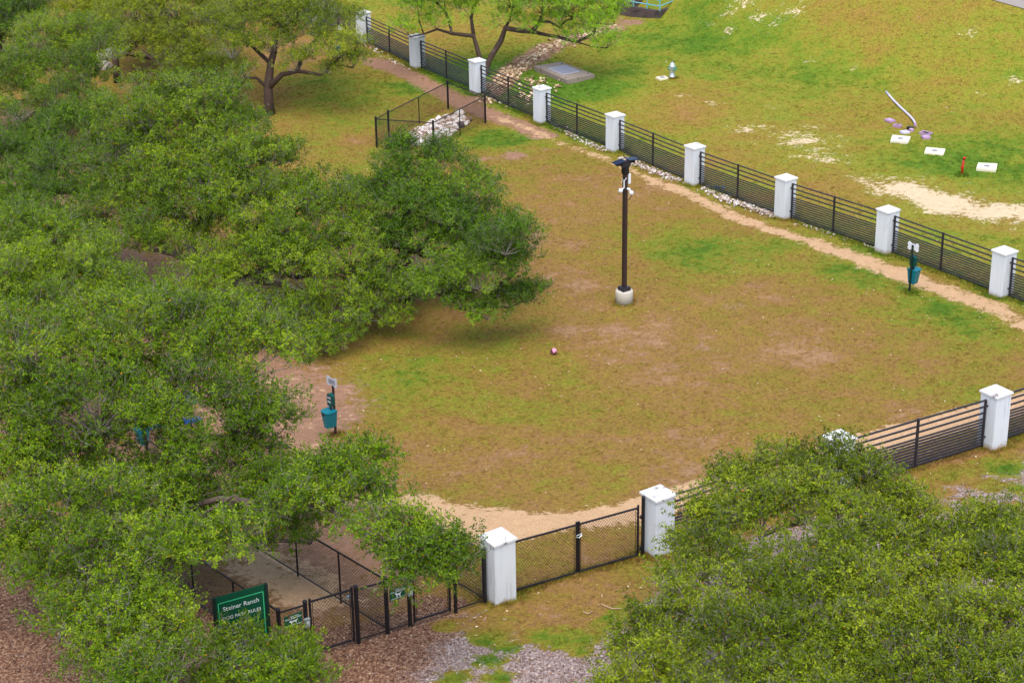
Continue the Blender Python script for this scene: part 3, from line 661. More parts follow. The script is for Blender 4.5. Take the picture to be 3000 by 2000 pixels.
def along(pix, n, width):
    P = np.array(W(pix)); s = np.concatenate([[0], np.cumsum(np.linalg.norm(np.diff(P, axis=0), axis=1))]); t_ = rng.uniform(0, s[-1], n)
    q = np.column_stack([np.interp(t_, s, P[:, 0]), np.interp(t_, s, P[:, 1])]); return (q + rng.normal(0, width/2.4, (n, 2))).tolist()
rocks('rubble', 'pale limestone rubble bed inside the chain-link enclosure', fill([(1190, 400), (1230, 375), (1290, 345), (1345, 338), (1380, 358), (1345, 372), (1330, 392), (1290, 408), (1262, 432), (1215, 425)], 620), .23, 'stones', .01)
rocks('channel_stones', 'stony drainage channel winding from the concrete box down to the rail fence', along([(1790, 85), (1740, 100), (1690, 112), (1640, 130), (1590, 152), (1545, 178), (1505, 205), (1480, 228)], 620, .75) + along([(1560, 230), (1590, 262), (1540, 290), (1490, 300)], 160, 1.2) + along([(1480, 228), (1440, 262), (1425, 300)], 120, .7), .15, 'stones_tan')
rocks('edging_stones', 'strip of small pale stones at the foot of the far rail fence', along([(1600, 352), (1680, 396), (1770, 440)], 230, .3) + along([(1830, 462), (1900, 495), (2000, 532)], 330, .34) + along([(2055, 548), (2150, 590), (2275, 634)], 420, .36) + along([(1070, 132), (1130, 168), (1200, 205)], 60, .25) + along([(2340, 655), (2560, 728)], 40, .2), .09, 'stones', .0)
p = G(1348, 338)
def boulder(p, r, label, material='rock', seed=1, group=None):
    rr_ = np.random.default_rng(seed); bm = bmesh.new(); bmesh.ops.create_icosphere(bm, subdivisions=2, radius=r)
    for v in bm.verts:
        d = Vector(v.co).normalized(); v.co = Vector(v.co)*(1+.22*math.sin(3*d.x+seed)*math.cos(4*d.y+seed)+rr_.uniform(-.07, .07)); v.co.z *= .75
    me = bpy.data.meshes.new('boulder'); bm.to_mesh(me); bm.free(); me.materials.append(M[material])
    o = bpy.data.objects.new('boulder', me); COL.objects.link(o); o.location = (p[0], p[1], zof(p)+r*.4); tag(o, label, 'rock', group); return o
boulder(p, .22, 'round pale boulder at the head of the enclosure rubble')
for i, (u, v, r_) in enumerate([(790, 885, .22), (812, 905, .3), (838, 915, .2), (905, 905, .28), (925, 918, .32), (780, 935, .16)]):
    boulder(G(u, v), r_, 'pale limestone rock on the ground glimpsed under the oak canopy', 'rock', 10+i, 'limestone rocks under the oaks')
for i, (u, v, r_) in enumerate([(305, 202, .35), (290, 178, .3), (330, 168, .4)]):
    boulder(G(u, v), r_, 'pale limestone rock on the far grass near a thin oak trunk', 'rock', 30+i, 'limestone rocks on the far grass')
# culvert pipe mouth in the rubble
pm = G(1338, 372); t = thing('culvert_pipe', 'dark corrugated culvert pipe mouth opening onto the rubble', 'pipe', (pm[0], pm[1], zof(pm)+.02), A1)
mb = MB(); n = 14
for i in range(8):
    r_ = .22+(.012 if i % 2 else 0); 
ring = lambda r, x: [(x, r*math.cos(2*math.pi*j/n), r*math.sin(2*math.pi*j/n)) for j in range(n)]
xs = np.linspace(0, .3, 10); vv = []; ff = []
for i, x in enumerate(xs): vv += ring(.16+(.01 if i % 2 else 0), x)
for i, x in enumerate(xs[::-1]): vv += ring(.14, x)
m_ = 20
for i in range(m_): ff += [(i*n+j, i*n+(j+1) % n, ((i+1) % m_)*n+(j+1) % n, ((i+1) % m_)*n+j) for j in range(n)]
mb.add(vv, ff).build('pipe_wall', 'concrete_dark', t); 
tv = MB().add([(.25, .139*math.cos(2*math.pi*j/n), .139*math.sin(2*math.pi*j/n)) for j in range(n)], [tuple(range(n))]); tv.build('dark_bore', 'hole', t)  # flat black disc; the pipe's inner shade is put into its colour
ap = MB().add([(-.05, -.2, -.1), (-.05, .2, -.1), (-.75, .25, -.2), (-.75, -.25, -.2), (-.05, -.24, .0), (-.05, .24, .0), (-.75, .28, -.17), (-.75, -.28, -.17)], [(0, 1, 2, 3), (0, 3, 7, 4), (1, 5, 6, 2)]); ap.build('apron', 'galv', t)

# ------------------------------------------------------------------ light pole
b = G(1829, 889); hz = zof(b)
t = thing('light_pole', 'tall dark brown square pole with solar wings and cameras on concrete base', 'light pole', (b[0], b[1]+.1, hz), A1)
MB().lathe([(.275, -.1), (.275, .40), (.265, .415), (0.02, .418)], 28).build('concrete_base', 'concrete', t, True)
MB().box(-.15, .15, -.15, .15, .42, .54).build('base_cover', 'rail', t, bevel=.008)
MB().box(-.062, .062, -.062, .062, .54, 4.40).build('shaft', 'post_brown', t, bevel=.008)
MB().box(-.09, .09, -.085, .085, 4.28, 4.52).build('head', 'black', t, bevel=.01)
arm = MB().prism([(-.12, -.06, 4.5), (.12, -.06, 4.5), (.24, -.06, 4.72), (-.2, -.06, 4.66)], (0, .12, 0)); arm.build('head_bracket', 'rail', t)
for s in (-1, 1):
    x0, x1 = (s*.06, s*.44); pl = MB(); z0, z1 = 4.72, 4.68
    pl.add([(x0, -.12, z0-.01), (x1, -.12, z1-.01), (x1, .12, z1+.01), (x0, .12, z0+.01), (x0, -.12, z0+.015), (x1, -.12, z1+.015), (x1, .12, z1+.035), (x0, .12, z0+.035)], [(3, 2, 1, 0), (4, 5, 6, 7), (0, 1, 5, 4), (1, 2, 6, 5), (2, 3, 7, 6), (3, 0, 4, 7)])
    w_ = pl.build('solar_wing', 'solar', t)
    MB().box(min(x0, x1)+.1, max(x0, x1)-.1, -.06, .06, 4.60, 4.66).build('lamp_module', 'black', w_)
MB().box(.07, .16, -.09, -.02, 3.95, 4.28).build('radio_box', 'white', t, bevel=.012)
MB().tube([(-.09, -.06, 3.86), (-.09, -.06, 4.1)], .018, 8).build('antenna_mount', 'white', t)
for s in (-1, 1): MB().tube([(-.09, -.06, 4.08), (-.09+s*.09, -.07, 4.17)], .01, 6).build('antenna', 'white', t)
def ball_mb(c, r, n=12, sz=1.):
    return MB().lathe([(max(r*math.sin(math.pi*i/8), .001), -r*sz*math.cos(math.pi*i/8)) for i in range(9)], n, c)
c1 = MB(); c1.tube([(-.06, -.02, 3.84), (-.2, -.06, 3.82)], .022, 8); cc = c1.build('camera_arm', 'white', t); ball_mb((-.23, -.07, 3.80), .07).build('camera_ball', 'white', cc, True)
c2 = MB().tube([(.03, -.07, 3.82), (.06, -.16, 3.78)], .03, 8).build('camera_arm', 'white', t); ball_mb((.09, -.2, 3.70), .072).build('camera_ball', 'white', c2, True); ball_mb((.05, -.14, 3.8), .05).build('camera_joint', 'white', c2, True)
MB().tube([(.12, -.14, 3.66), (.15, -.12, 3.55), (.13, -.08, 3.46), (.06, -.065, 3.42)], .012, 6).build('cable', 'black', t)

# ------------------------------------------------------------------ pet waste stations
def bone(w_, h_, n=10):
    pts = []
    def arc(cx, cz, r, a0, a1): pts.extend((cx+r*math.cos(a0+(a1-a0)*i/n), cz+r*math.sin(a0+(a1-a0)*i/n)) for i in range(n+1))
    r = h_*.27; cx = w_/2-r; cz = h_/2-r
    arc(cx, cz, r, R(-60), R(150)); arc(-cx, cz, r, R(30), R(240)); arc(-cx, -cz, r, R(120), R(330)); arc(cx, -cz, r, R(210), R(420))
    return pts
def station(base, rz, label, h=1.62, post='post_green', sgn='white', printed=False):
    t = thing('pet_waste_station', label, 'waste station', (base[0], base[1], zof(base)), rz, 'pet waste stations')
    MB().box(-.025, .025, -.025, .025, -.15, h).build('post', post, t)
    bp = bone(.44, .28); s_ = MB().prism([(.03, y, h-.06+z) for y, z in bp], (.008, 0, 0)).build('bone_sign', sgn, t)
    if printed:
        for z in (.05, .015, -.02, -.055): MB().box(.0385, .041, -.13, .13, h-.06+z-.007, h-.06+z+.007).build('print_line', 'rail', s_)
    d = MB(); pr = []
    for i in range(9): a = math.pi*i/8; pr.append((.11*math.cos(a), 1.18+.06*math.sin(a)))
    pr += [(-.11, .92), (-.07, .87), (.07, .87), (.11, .92)]
    d_ = MB().prism([(.03, y, z) for y, z in pr], (.12, 0, 0)).build('bag_dispenser', 'disp', t, bevel=.012)
    for z in (1.13, 1.02): MB().box(.15, .153, -.07, .07, z-.02, z+.02).build('dispenser_label', 'galv_teal' if not printed else 'greyw', d_)
    MB().box(.10, .11, -.04, .04, .76, .89).build('hanging_bag', 'black', d_)
    v = []; f = []
    for z, a, b_, x0 in ((.30, .11, .13, .03), (.74, .17, .17, .03)):
        v += [(x0, -a, z), (x0+.05+b_*1.2, -a, z), (x0+.1+b_*1.4, -a*.6, z), (x0+.1+b_*1.4, a*.6, z), (x0+.05+b_*1.2, a, z), (x0, a, z)]
    f = [(5, 4, 3, 2, 1, 0), (6, 7, 8, 9, 10, 11)]+[(i, (i+1) % 6, 6+(i+1) % 6, 6+i) for i in range(6)]
    b_ = MB().add(v, f).build('bin', 'bin', t, bevel=.01)
    l_ = [(.02, -.185), (.28, -.185), (.37, -.11), (.37, .11), (.28, .185), (.02, .185)]
    MB().prism([(x, y, .745) for x, y in l_], (0, 0, .035)).build('lid', 'bin', b_, bevel=.008)
    MB().box(.365, .375, -.06, .06, .69, .735).build('lid_lip', 'black', b_)
    return t
station(G(2664, 858), A1+R(6), 'green waste station with blank white bone sign beside the dirt path', sgn='white')
station(G(983.5, 1273), A1+math.pi+R(8), 'teal waste station with printed grey bone sign on the bare dirt', post='post_brown', sgn='greyw', printed=True)
station(G(430, 1335), A1+math.pi/2, 'dark green waste station buried in the oak foliage near the divider fence')
station(G(1004, 180), A1+math.pi, 'distant waste station showing between oak leaves beside the far rail fence')

# ------------------------------------------------------------------ utilities beyond the far fence
def slab(pix, h, label, cat, material, name, group=None, sink=.1):
    P = [G(u, v) for u, v in pix]; c = sum(P)/len(P); z = max(zof(p) for p in P)
    t = thing(name, label, cat, (c[0], c[1], z), 0, group)
    MB().prism([(p[0]-c[0], p[1]-c[1], -sink) for p in P], (0, 0, h+sink)).build('slab', material, t, bevel=.01); return t, P, c
t, P, c = slab([(1565, 206), (1643, 192), (1743, 228), (1661, 245)], .15, 'low square concrete slab with an inset metal hatch beyond the rail fence', 'slab', 'concrete_brown', 'hatch_slab')
hat = [P[0]*.55+P[1]*.0+P[2]*.0+P[3]*.0 for _ in range(0)]
q = lambda a, b_: (P[0]*(1-a)*(1-b_)+P[1]*a*(1-b_)+P[2]*a*b_+P[3]*(1-a)*b_)-c
hp_ = [q(.2, .25), q(.82, .25), q(.82, .72), q(.2, .72)]
r_ = MB().prism([(p[0], p[1], .151) for p in hp_], (0, 0, .012)).build('hatch_rim', 'plate_rim', t)
hp_ = [q(.25, .29), q(.77, .29), q(.77, .68), q(.25, .68)]
MB().prism([(p[0], p[1], .1635) for p in hp_], (0, 0, .008)).build('hatch_plate', 'plate', t)
for a, b_ in ((.1, .12), (.9, .12), (.1, .88), (.9, .88)): pp = q(a, b_); MB().lathe([(.05, 0), (.05, .01)], 10, (pp[0], pp[1], .151)).build('lifting_eye', 'concrete_dark', t)
# fire hydrant
b = G(1969, 228); t = thing('fire_hydrant', 'silver fire hydrant with teal side caps on the open grass', 'hydrant', (b[0], b[1], zof(b)))
MB().lathe([(.15, -.05), (.15, .03), (.13, .04)], 16).build('ground_flange', 'redpipe', t)
MB().lathe([(.15, .04), (.15, .08), (.105, .10), (.098, .42), (.12, .44), (.125, .5), (.115, .52)], 18).build('barrel', 'galv', t, True)
MB().lathe([(.15, .52), (.15, .55), (.12, .57), (.11, .63), (.07, .69), (.03, .70)], 18).build('bonnet', 'galv', t, True)
MB().tube([(0, 0, .69), (0, 0, .77)], .026, 5).build('operating_nut', 'galv', t)
for a, r_, l_ in ((R(205), .05, .17), (R(335), .05, .17), (R(-62), .075, .18)):
    dx, dy = math.cos(a), math.sin(a); n_ = MB().tube([(dx*.08, dy*.08, .44), (dx*l_, dy*l_, .44)], r_, 12).build('nozzle', 'galv', t)
    MB().tube([(dx*l_, dy*l_, .44), (dx*(l_+.04), dy*(l_+.04), .44)], r_*1.2, 8).build('nozzle_cap', 'galv_teal', n_)
def valve_pad(pix, label, cov=.11):
    t, P, c = slab(pix, .05, label, 'valve pad', 'pad', 'valve_pad', 'cream valve pads on the grass', .06)
    MB().lathe([(cov, .05), (cov, .062), (cov*.8, .066)], 16).build('valve_cover', 'plate', t)
valve_pad([(1920, 229.5), (1948.5, 225), (1959, 231), (1934, 236)], 'small cream valve pad at the foot of the silver hydrant', .12)
valve_pad([(2613.7, 400.7), (2668, 404.6), (2659.6, 420), (2608, 417)], 'cream valve pad just below the lilac valve boxes')
valve_pad([(2713, 437), (2769.6, 441), (2763, 457), (2707.4, 451.4)], 'cream valve pad between the lilac boxes and the red standpipe')
valve_pad([(2865, 483), (2921.7, 484.5), (2918, 501.8), (2859.6, 498)], 'cream valve pad next to the red standpipe, away from the lilac boxes')
b = G(2817.5, 512.7); t = thing('red_standpipe', 'thin red standpipe with a bent top standing in the grass', 'standpipe', (b[0], b[1], zof(b)))
MB().tube([(0, 0, -.1), (.01, 0, .3), (.03, 0, .62)], .04, 10).build('pipe', 'redpipe', t, True)
MB().tube([(.03, 0, .60), (.045, -.01, .68), (.10, -.03, .67)], [.045, .055, .05], 10).build('elbow', 'redpipe', t, True)
MB().lathe([(.055, .26), (.06, .28), (.06, .33), (.05, .35)], 10).build('coupling', 'redpipe', t); MB().lathe([(.07, -.02), (.07, .03)], 8).build('collar', 'black', t)
hosep = [G(u, v) for u, v in [(2595.5, 272.5), (2616.5, 297), (2639.5, 320), (2662.5, 341), (2676, 356), (2681, 366), (2681, 372)]]
c = hosep[-1]; t = thing('riser_pipe', 'pale lilac plastic pipe snaking down the grassy slope to the valve boxes', 'pipe', (c[0], c[1], zof(c)))
pp = [(p[0]-c[0], p[1]-c[1], zof(p)-zof(c)+.06) for p in hosep]
fine = []
for i in range(len(pp)-1): fine += [np.array(pp[i])+(np.array(pp[i+1])-np.array(pp[i]))*s for s in (0, .5)]
MB().tube(fine, .045, 8).build('pipe', 'lilac_pale', t, True); MB().tube([pp[-2], pp[-1]], .055, 8).build('end_fitting', 'lilac', t)
def valve_box(u, v, w_, d_, label, kind='lid', ang=.3):
    p = G(u, v); t = thing('valve_box', label, 'valve box', (p[0], p[1], zof(p)), ang, 'lilac irrigation valve boxes')
    if kind == 'lid': MB().box(-w_, w_, -d_, d_, -.05, .06).build('lid', 'lilac', t, bevel=.02); MB().box(-.05, .05, -.02, .02, .06, .07).build('handle', 'lilac_pale', t)
    elif kind == 'pale': MB().box(-w_, w_, -d_, d_, -.05, .05).build('lid', 'lilac_pale', t, bevel=.01); MB().box(-.05, .05, -.02, .02, .05, .06).build('handle', 'lilac', t)
    else:
        for x0, x1, y0, y1 in ((-w_, w_, -d_, -d_+.05), (-w_, w_, d_-.05, d_), (-w_, -w_+.05, -d_+.05, d_-.05), (w_-.05, w_, -d_+.05, d_-.05)): MB().box(x0, x1, y0, y1, -.05, .05).build('rim', 'lilac', t)
        MB().box(-w_+.05, w_-.05, -d_+.05, d_-.05, -.05, .005).build('opening', 'hole', t)  # shallow black block; the hollow's shade is painted, nothing is dug out
valve_box(2607, 354, .16, .2, 'lilac valve box lid farthest from the cream pads', ang=.5)
valve_box(2629, 368.6, .12, .16, 'open lilac valve box with dark inside between two lids', 'open', .9)
valve_box(2651, 388, .16, .15, 'pale lilac lid lying just above the first cream pad', 'pale', .4)
valve_box(2670, 381.6, .09, .1, 'small lilac cap beside the end of the riser pipe', ang=.2)
valve_box(2712, 391, .17, .22, 'open lilac valve box nearest the middle cream pad', 'open', .8)
valve_box(2713, 403, .17, .17, 'lilac lid lying beside the open box near the middle cream pad', ang=.1)
p = G(2666, 375); t = thing('meter_pit', 'black open meter pit ring beside the riser pipe', 'pit cover', (p[0], p[1], zof(p))); MB().lathe([(.14, -.05), (.14, .03), (.12, .04)], 14).build('ring', 'hole', t); MB().lathe([(.1, .04), (.1, .05)], 12).build('cover', 'black', t)
p = G(2615, 446)
# concrete box with teal railing
fr = G(1934, 53)[:2]; ul = G(1815, 43)[:2]-fr; lw = np.linalg.norm(ul); ul = ul/lw; ur = np.array([ul[1], -ul[0]]); ur = ur if ur[1] > 0 else -ur
LW, DW = lw, 2.6; zb = zof(fr)
t = thing('drainage_box', 'dark concrete drainage box with teal handrail at the foot of the slope', 'drain structure', (fr[0], fr[1], zb), math.atan2(ul[1], ul[0]))
sy = -1 if np.cross(np.append(ul, 0), np.append(ur, 0))[2] < 0 else 1
def yb(a, b_): return tuple(sorted((sy*a, sy*b_)))
for nm, x0, x1, a, b_ in (('front_wall', 0, LW, 0, .2), ('rear_wall', 0, LW, DW-.2, DW), ('end_wall', 0, .2, .2, DW-.2), ('end_wall', LW-.2, LW, .2, DW-.2)):
    y0, y1 = yb(a, b_); MB().box(x0, x1, y0, y1, -.4, .32).build(nm, 'concrete_dark', t)
y0, y1 = yb(.2, DW-.2); MB().box(.2, LW-.2, y0, y1, -.4, -.1).build('pit_floor', 'concrete_dark', t)
for z in (.55, .85):
    for a, b_ in (((.1, .1), (LW-.1, .1)), ((.1, DW-.1), (LW-.1, DW-.1)), ((.1, .1), (.1, DW-.1)), ((LW-.1, .1), (LW-.1, DW-.1))):
        MB().tube([(a[0], sy*a[1], z), (b_[0], sy*b_[1], z)], .03, 8).build('handrail', 'teal_rail', t)
for x, y in [(.1, .1), (LW-.1, .1), (.1, DW-.1), (LW-.1, DW-.1), (LW*.35, .1), (LW*.68, .1), (LW*.5, DW-.1), (.1, DW*.5), (LW-.1, DW*.5)]: MB().tube([(x, sy*y, .32), (x, sy*y, .87)], .03, 8).build('rail_post', 'teal_rail', t)

# ------------------------------------------------------------------ odds and ends on the grass
p = G(1622, 1038); t = thing('play_ball', 'pink and plum play ball lying on the lawn', 'ball', (p[0], p[1], zof(p)+.1))
ball = bmesh.new(); bmesh.ops.create_icosphere(ball, subdivisions=3, radius=.1); me = bpy.data.meshes.new('ball_skin'); ball.to_mesh(me); ball.free()
me.materials.append(M['plum']); me.materials.append(M['pink'])
for f in me.polygons:
    c_ = f.center.normalized(); f.material_index = 1 if (c_.z > .35 and c_.x > -.35) or (math.sin(5*c_.x+1)*math.sin(5*c_.y)*math.sin(5*c_.z+1) > .25) else 0
me.shade_smooth(); bo = bpy.data.objects.new('ball_skin', me); COL.objects.link(bo); bo.parent = t
p = G(2108, 552); t = thing('dog_toy', 'bright blue stick toy lying at the foot of the rail fence', 'toy', (p[0], p[1], zof(p)+.05), -.5)
MB().tube([(-.14, 0, 0), (.14, 0, 0)], .03, 8).build('stick', 'bluetoy', t); [ball_mb((s*.15, 0, 0), .045).build('end_knob', 'bluetoy', t) for s in (-1, 1)]
for i, (a, b_, l_) in enumerate([((1762, 1772), (1822, 1784), 'curved dry branch lying on the pale mulch outside the double gate'), ((1330, 1745), (1355, 1752), 'short dry stick lying inside the chain-link entrance'), ((1710, 1795), (1735, 1792), 'short straight dry stick on the dry grass outside the double gate')]):
    A_, B_ = G(*a), G(*b_); m_ = (A_+B_)/2+np.array([0, -.12, 0]); c = A_
    o = MB().tube([(p[0]-c[0], p[1]-c[1], zof(p)-zof(c)+.025) for p in (A_, m_, B_)], [.018, .022, .01], 6).build('dry_stick', 'stick'); o.location = (c[0], c[1], zof(c)); tag(o, l_, 'stick')
# picnic table under the oaks
p = G(480, 1255); t = thing('picnic_table', 'blue picnic table with black frame glimpsed under the oak', 'picnic table', (p[0], p[1], zof(p)), R(20))
for k in range(5): MB().box(-.9, .9, -.36+k*.15, -.24+k*.15, .74, .78).build('table_plank', 'blue', t)
for s in (-1, 1):
    for k in range(2): MB().box(-.9, .9, s*.72-.13+k*.14, s*.72-.01+k*.14, .44, .47).build('seat_plank', 'blue', t)
    for x in (-.65, .65):
        MB().tube([(x, s*.3, .74), (x, s*.62, 0)], .03, 8).build('leg', 'black', t); 
for x in (-.65, .65): MB().tube([(x, -.75, .42), (x, .75, .42)], .025, 8).build('crossbar', 'black', t)

# ------------------------------------------------------------------ trees
def sprig_templates(kind, seed):
    r = np.random.default_rng(seed); out = []
    nv = 6
    for i in range(nv):
        v, f, m, l = [], [], [], []
        bare = (i == nv-1)
        L_ = .34*r.uniform(.85, 1.15); bend = r.uniform(-.06, .06, 2)
        axis_ = lambda t_: np.array([bend[0]*t_*t_, bend[1]*t_*t_, L_*t_])
        def twig(a, b_, w_):
            o = len(v); d = np.cross(b_-a, [.3, .8, .1]); d = d/(np.linalg.norm(d)+1e-9)*w_; e = np.cross(b_-a, d); e = e/(np.linalg.norm(e)+1e-9)*w_
            v.extend([a+d, a-d*.5+e, a-d*.5-e, b_]); f.extend([(o, o+1, o+3), (o+1, o+2, o+3), (o+2, o, o+3)]); m.extend([1]*3); l.extend([0]*4)
        twig(axis_(0)-np.array([0, 0, .1]), axis_(.5), .004); twig(axis_(.45), axis_(1), .003)
        side = []
        for _ in range(5 if not bare else 7):
            t0 = r.uniform(.1, .85); a = axis_(t0); ph = r.uniform(0, 6.28); b_ = a+np.array([math.cos(ph), math.sin(ph), r.uniform(.2, 1.1)])*r.uniform(.07, .15); side.append((a, b_)); twig(a, b_, .0028)
        ax = [(axis_(0), axis_(1))]+side
        if kind == 'oak':
            nl = 34 if not bare else 5; ll, lw_ = (.062, .0135)
        else: nl = 46 if not bare else 8; ll, lw_ = (.06, .008)
        for k in range(nl):
            a, b_ = ax[r.integers(0, len(ax))]; t_ = r.uniform(.15, 1.08); p = a+(b_-a)*t_
            ph = r.uniform(0, 6.28); el = r.uniform(-.2, 1.1); d = np.array([math.cos(ph)*math.cos(el), math.sin(ph)*math.cos(el), math.sin(el)])
            n_ = np.array([r.normal()*.6, r.normal()*.6, 1.2]); s_ = np.cross(d, n_); s_ /= np.linalg.norm(s_)+1e-9
            q_ = ll*r.uniform(.7, 1.25); w_ = lw_*r.uniform(.8, 1.25); nn = np.cross(s_, d)
            o = len(v); v.extend([p, p+d*q_*.5+s_*w_+nn*.004, p+d*q_, p+d*q_*.5-s_*w_+nn*.004]); f.append((o, o+1, o+2, o+3)); m.append(0); l.extend([r.random()]*4)
        out.append((v, f, m, l))
    return out
OAK = sprig_templates('oak', 5); MESQ = sprig_templates('mesquite', 6)
N_SPRIG = 0
def tree(name, label, base, lobes, leaf='oak', bark='bark', fork=1.6, r0=.22, dens=1., kind='oak', group=None, sscale=1., flat=.82, clump=.5, twigs=.85, seed=0, stems=1, lean=(0, 0), tight=0.):
    """lobes: (u, v, depth, radius) of the foliage masses; they are joined to the trunk by limbs that thin out by the pipe rule"""
    global N_SPRIG
    r = np.random.default_rng(seed+100)
    b = np.array([base[0], base[1], zof(base)]); t = thing(name, label, 'tree', tuple(b), 0, group)
    LC = [((at(u, v, Y) if Y > 10 else G(u, v, Y))-b, rad) for u, v, Y, rad in lobes]
    LC = [(np.array([c[0], c[1], max(c[2], .5*rad+.3)]), rad) for c, rad in LC]
    # skeleton: nodes with parent; each lobe joins the nearest node that lies lower down the tree
    ctr = sum(c for c, _ in LC)/len(LC)
    nodes = [np.array([0, 0, -.15]), np.array([lean[0]*.5, lean[1]*.5, fork*.5]), np.array([lean[0], lean[1], fork])]; par = [-1, 0, 1]; tips = {}
    if stems > 1:
        nodes = [np.array([0, 0, -.15]), np.array([0, 0, .1])]; par = [-1, 0]
    root = len(nodes)-1; own = [-1]*len(nodes)
    order = sorted(range(len(LC)), key=lambda i: np.linalg.norm(LC[i][0]-nodes[root]))
    for i in order:
        c, rad = LC[i]; tgt = c-np.array([0, 0, rad*.35]); best = None
        for j in range(root, len(nodes)):
            d = np.linalg.norm(tgt-nodes[j]); L0 = d; cost = d + .55*np.linalg.norm(nodes[j]-nodes[root]) + (.8 if nodes[j][2] > tgt[2]+.3 else 0) + (4.0 if j > root and nodes[j][2] < min(fork, 1.7) and L0 > 1.5 else 0) + (9.0 if own[j] >= 0 and lobes[own[j]][2] < 10 and lobes[i][2] < 10 and lobes[i][0] > 940 > lobes[own[j]][0] else 0)
            if best is None or cost < best[0]: best = (cost, j)
        j = best[1]; a = nodes[j]; d = tgt-a; L_ = np.linalg.norm(d); k = max(2, int(L_/.7)); prev = j
        for s in range(1, k+1):
            q_ = s/k; p = a+d*q_ + np.array([0, 0, .22*L_*math.sin(math.pi*q_)*(.7 if d[2] > 0 else .4)])*(.6 if stems == 1 else .15) + (r.normal(0, .055*min(L_, 2.5), 3) if s < k else 0)
            nodes.append(p); par.append(prev); own.append(i); prev = len(nodes)-1
        tips[i] = prev
    wgt = np.zeros(len(nodes))
    for i, n_ in tips.items():
        m_ = LC[i][1]**2
        while n_ != -1: wgt[n_] += m_; n_ = par[n_]
    tot = wgt[0]; rad_ = r0*np.maximum(wgt/tot, .004)**.46
    rad_[0] = r0*1.35
    tb = MB(); kids = {}
    for i, p in enumerate(par): kids.setdefault(p, []).append(i)
    def chain(start, first):
        pts = [nodes[start]] if start >= 0 else []; rr_ = [min(rad_[start], rad_[first]*1.25)] if start >= 0 else []; n_ = first
        while True:
            pts.append(nodes[n_]); rr_.append(rad_[n_]); ks = sorted(kids.get(n_, []), key=lambda q_: -wgt[q_])
            for x in ks[1:]: chain(n_, x)
            if not ks: break
            n_ = ks[0]
        if len(pts) > 1: tb.tube(pts, rr_, 9 if rr_[0] > .06 else 6)
    chain(-1, 0)
    # clumps and sprigs
    P, D, V, S, T = [], [], [], [], []; bw = MB()
    for i, (c, rad) in enumerate(LC):
        nc = max(5, int(15*rad*rad*(.5/clump)**1.0)); lt = r.uniform(-.2, .2)
        for k in range(nc):
            d = r.normal(0, 1, 3); d /= np.linalg.norm(d)
            if d[2] < -.35: d[2] *= -.5
            cc = c + d*np.array([1, 1, flat])*max(.15, rad-tight)*r.uniform(.5, 1.02)
            if cc[2] < .5: cc[2] = .5+r.random()*.3
            rc = clump*r.uniform(.65, 1.2); lt2 = lt + r.uniform(-.22, .22)
            # branch from the lobe heart to this clump
            a = nodes[tips[i]]; m_ = (a+cc)/2 + r.normal(0, .08*rad, 3) + np.array([0, 0, .06])
            bw.tube([a, m_, cc], [.028*twigs*min(1.3, rad), .016*twigs, .006*twigs], 4, False)
            ns = int(27*dens*(rc/.5)**2)
            e = r.normal(0, 1, (ns, 3)); e /= np.linalg.norm(e, axis=1, keepdims=True); e[:, 2] = np.where(e[:, 2] < -.3, -e[:, 2]*.6, e[:, 2])
            q_ = cc + e*np.array([1, 1, .62])*rc*r.uniform(.35, 1., (ns, 1))
            P.append(q_); D.append(e*.55 + d*.35 + np.array([0, 0, .55]) + r.normal(0, .3, (ns, 3)))
            V.append(np.where(r.random(ns) < .07, 5, r.integers(0, 5, ns))); S.append(sscale*r.uniform(.75, 1.25, ns)); T.append(np.clip(.5+lt2+.18*e[:, 2]+r.normal(0, .13, ns), 0, 1))  # tint also lifts upward-facing sprigs: lit clump tops put into the leaf colour
    tb.build('trunk', bark, t, True)
    tw = bw.build('branches', bark if kind != 'oak' else 'twig', t, True); tw['kind'] = 'stuff'
    P = np.concatenate(P); P[:, 2] = np.maximum(P[:, 2], gz(P[:, 0]+b[0], P[:, 1]+b[1])-b[2]+.12)
    n_ = len(P); N_SPRIG += n_
    scatter('crown', OAK if kind == 'oak' else MESQ, [leaf, 'twig'], P, frame_rot(np.concatenate(D), r.uniform(0, 6.28, n_)), np.concatenate(S), np.concatenate(V), np.concatenate(T), t)
    return t
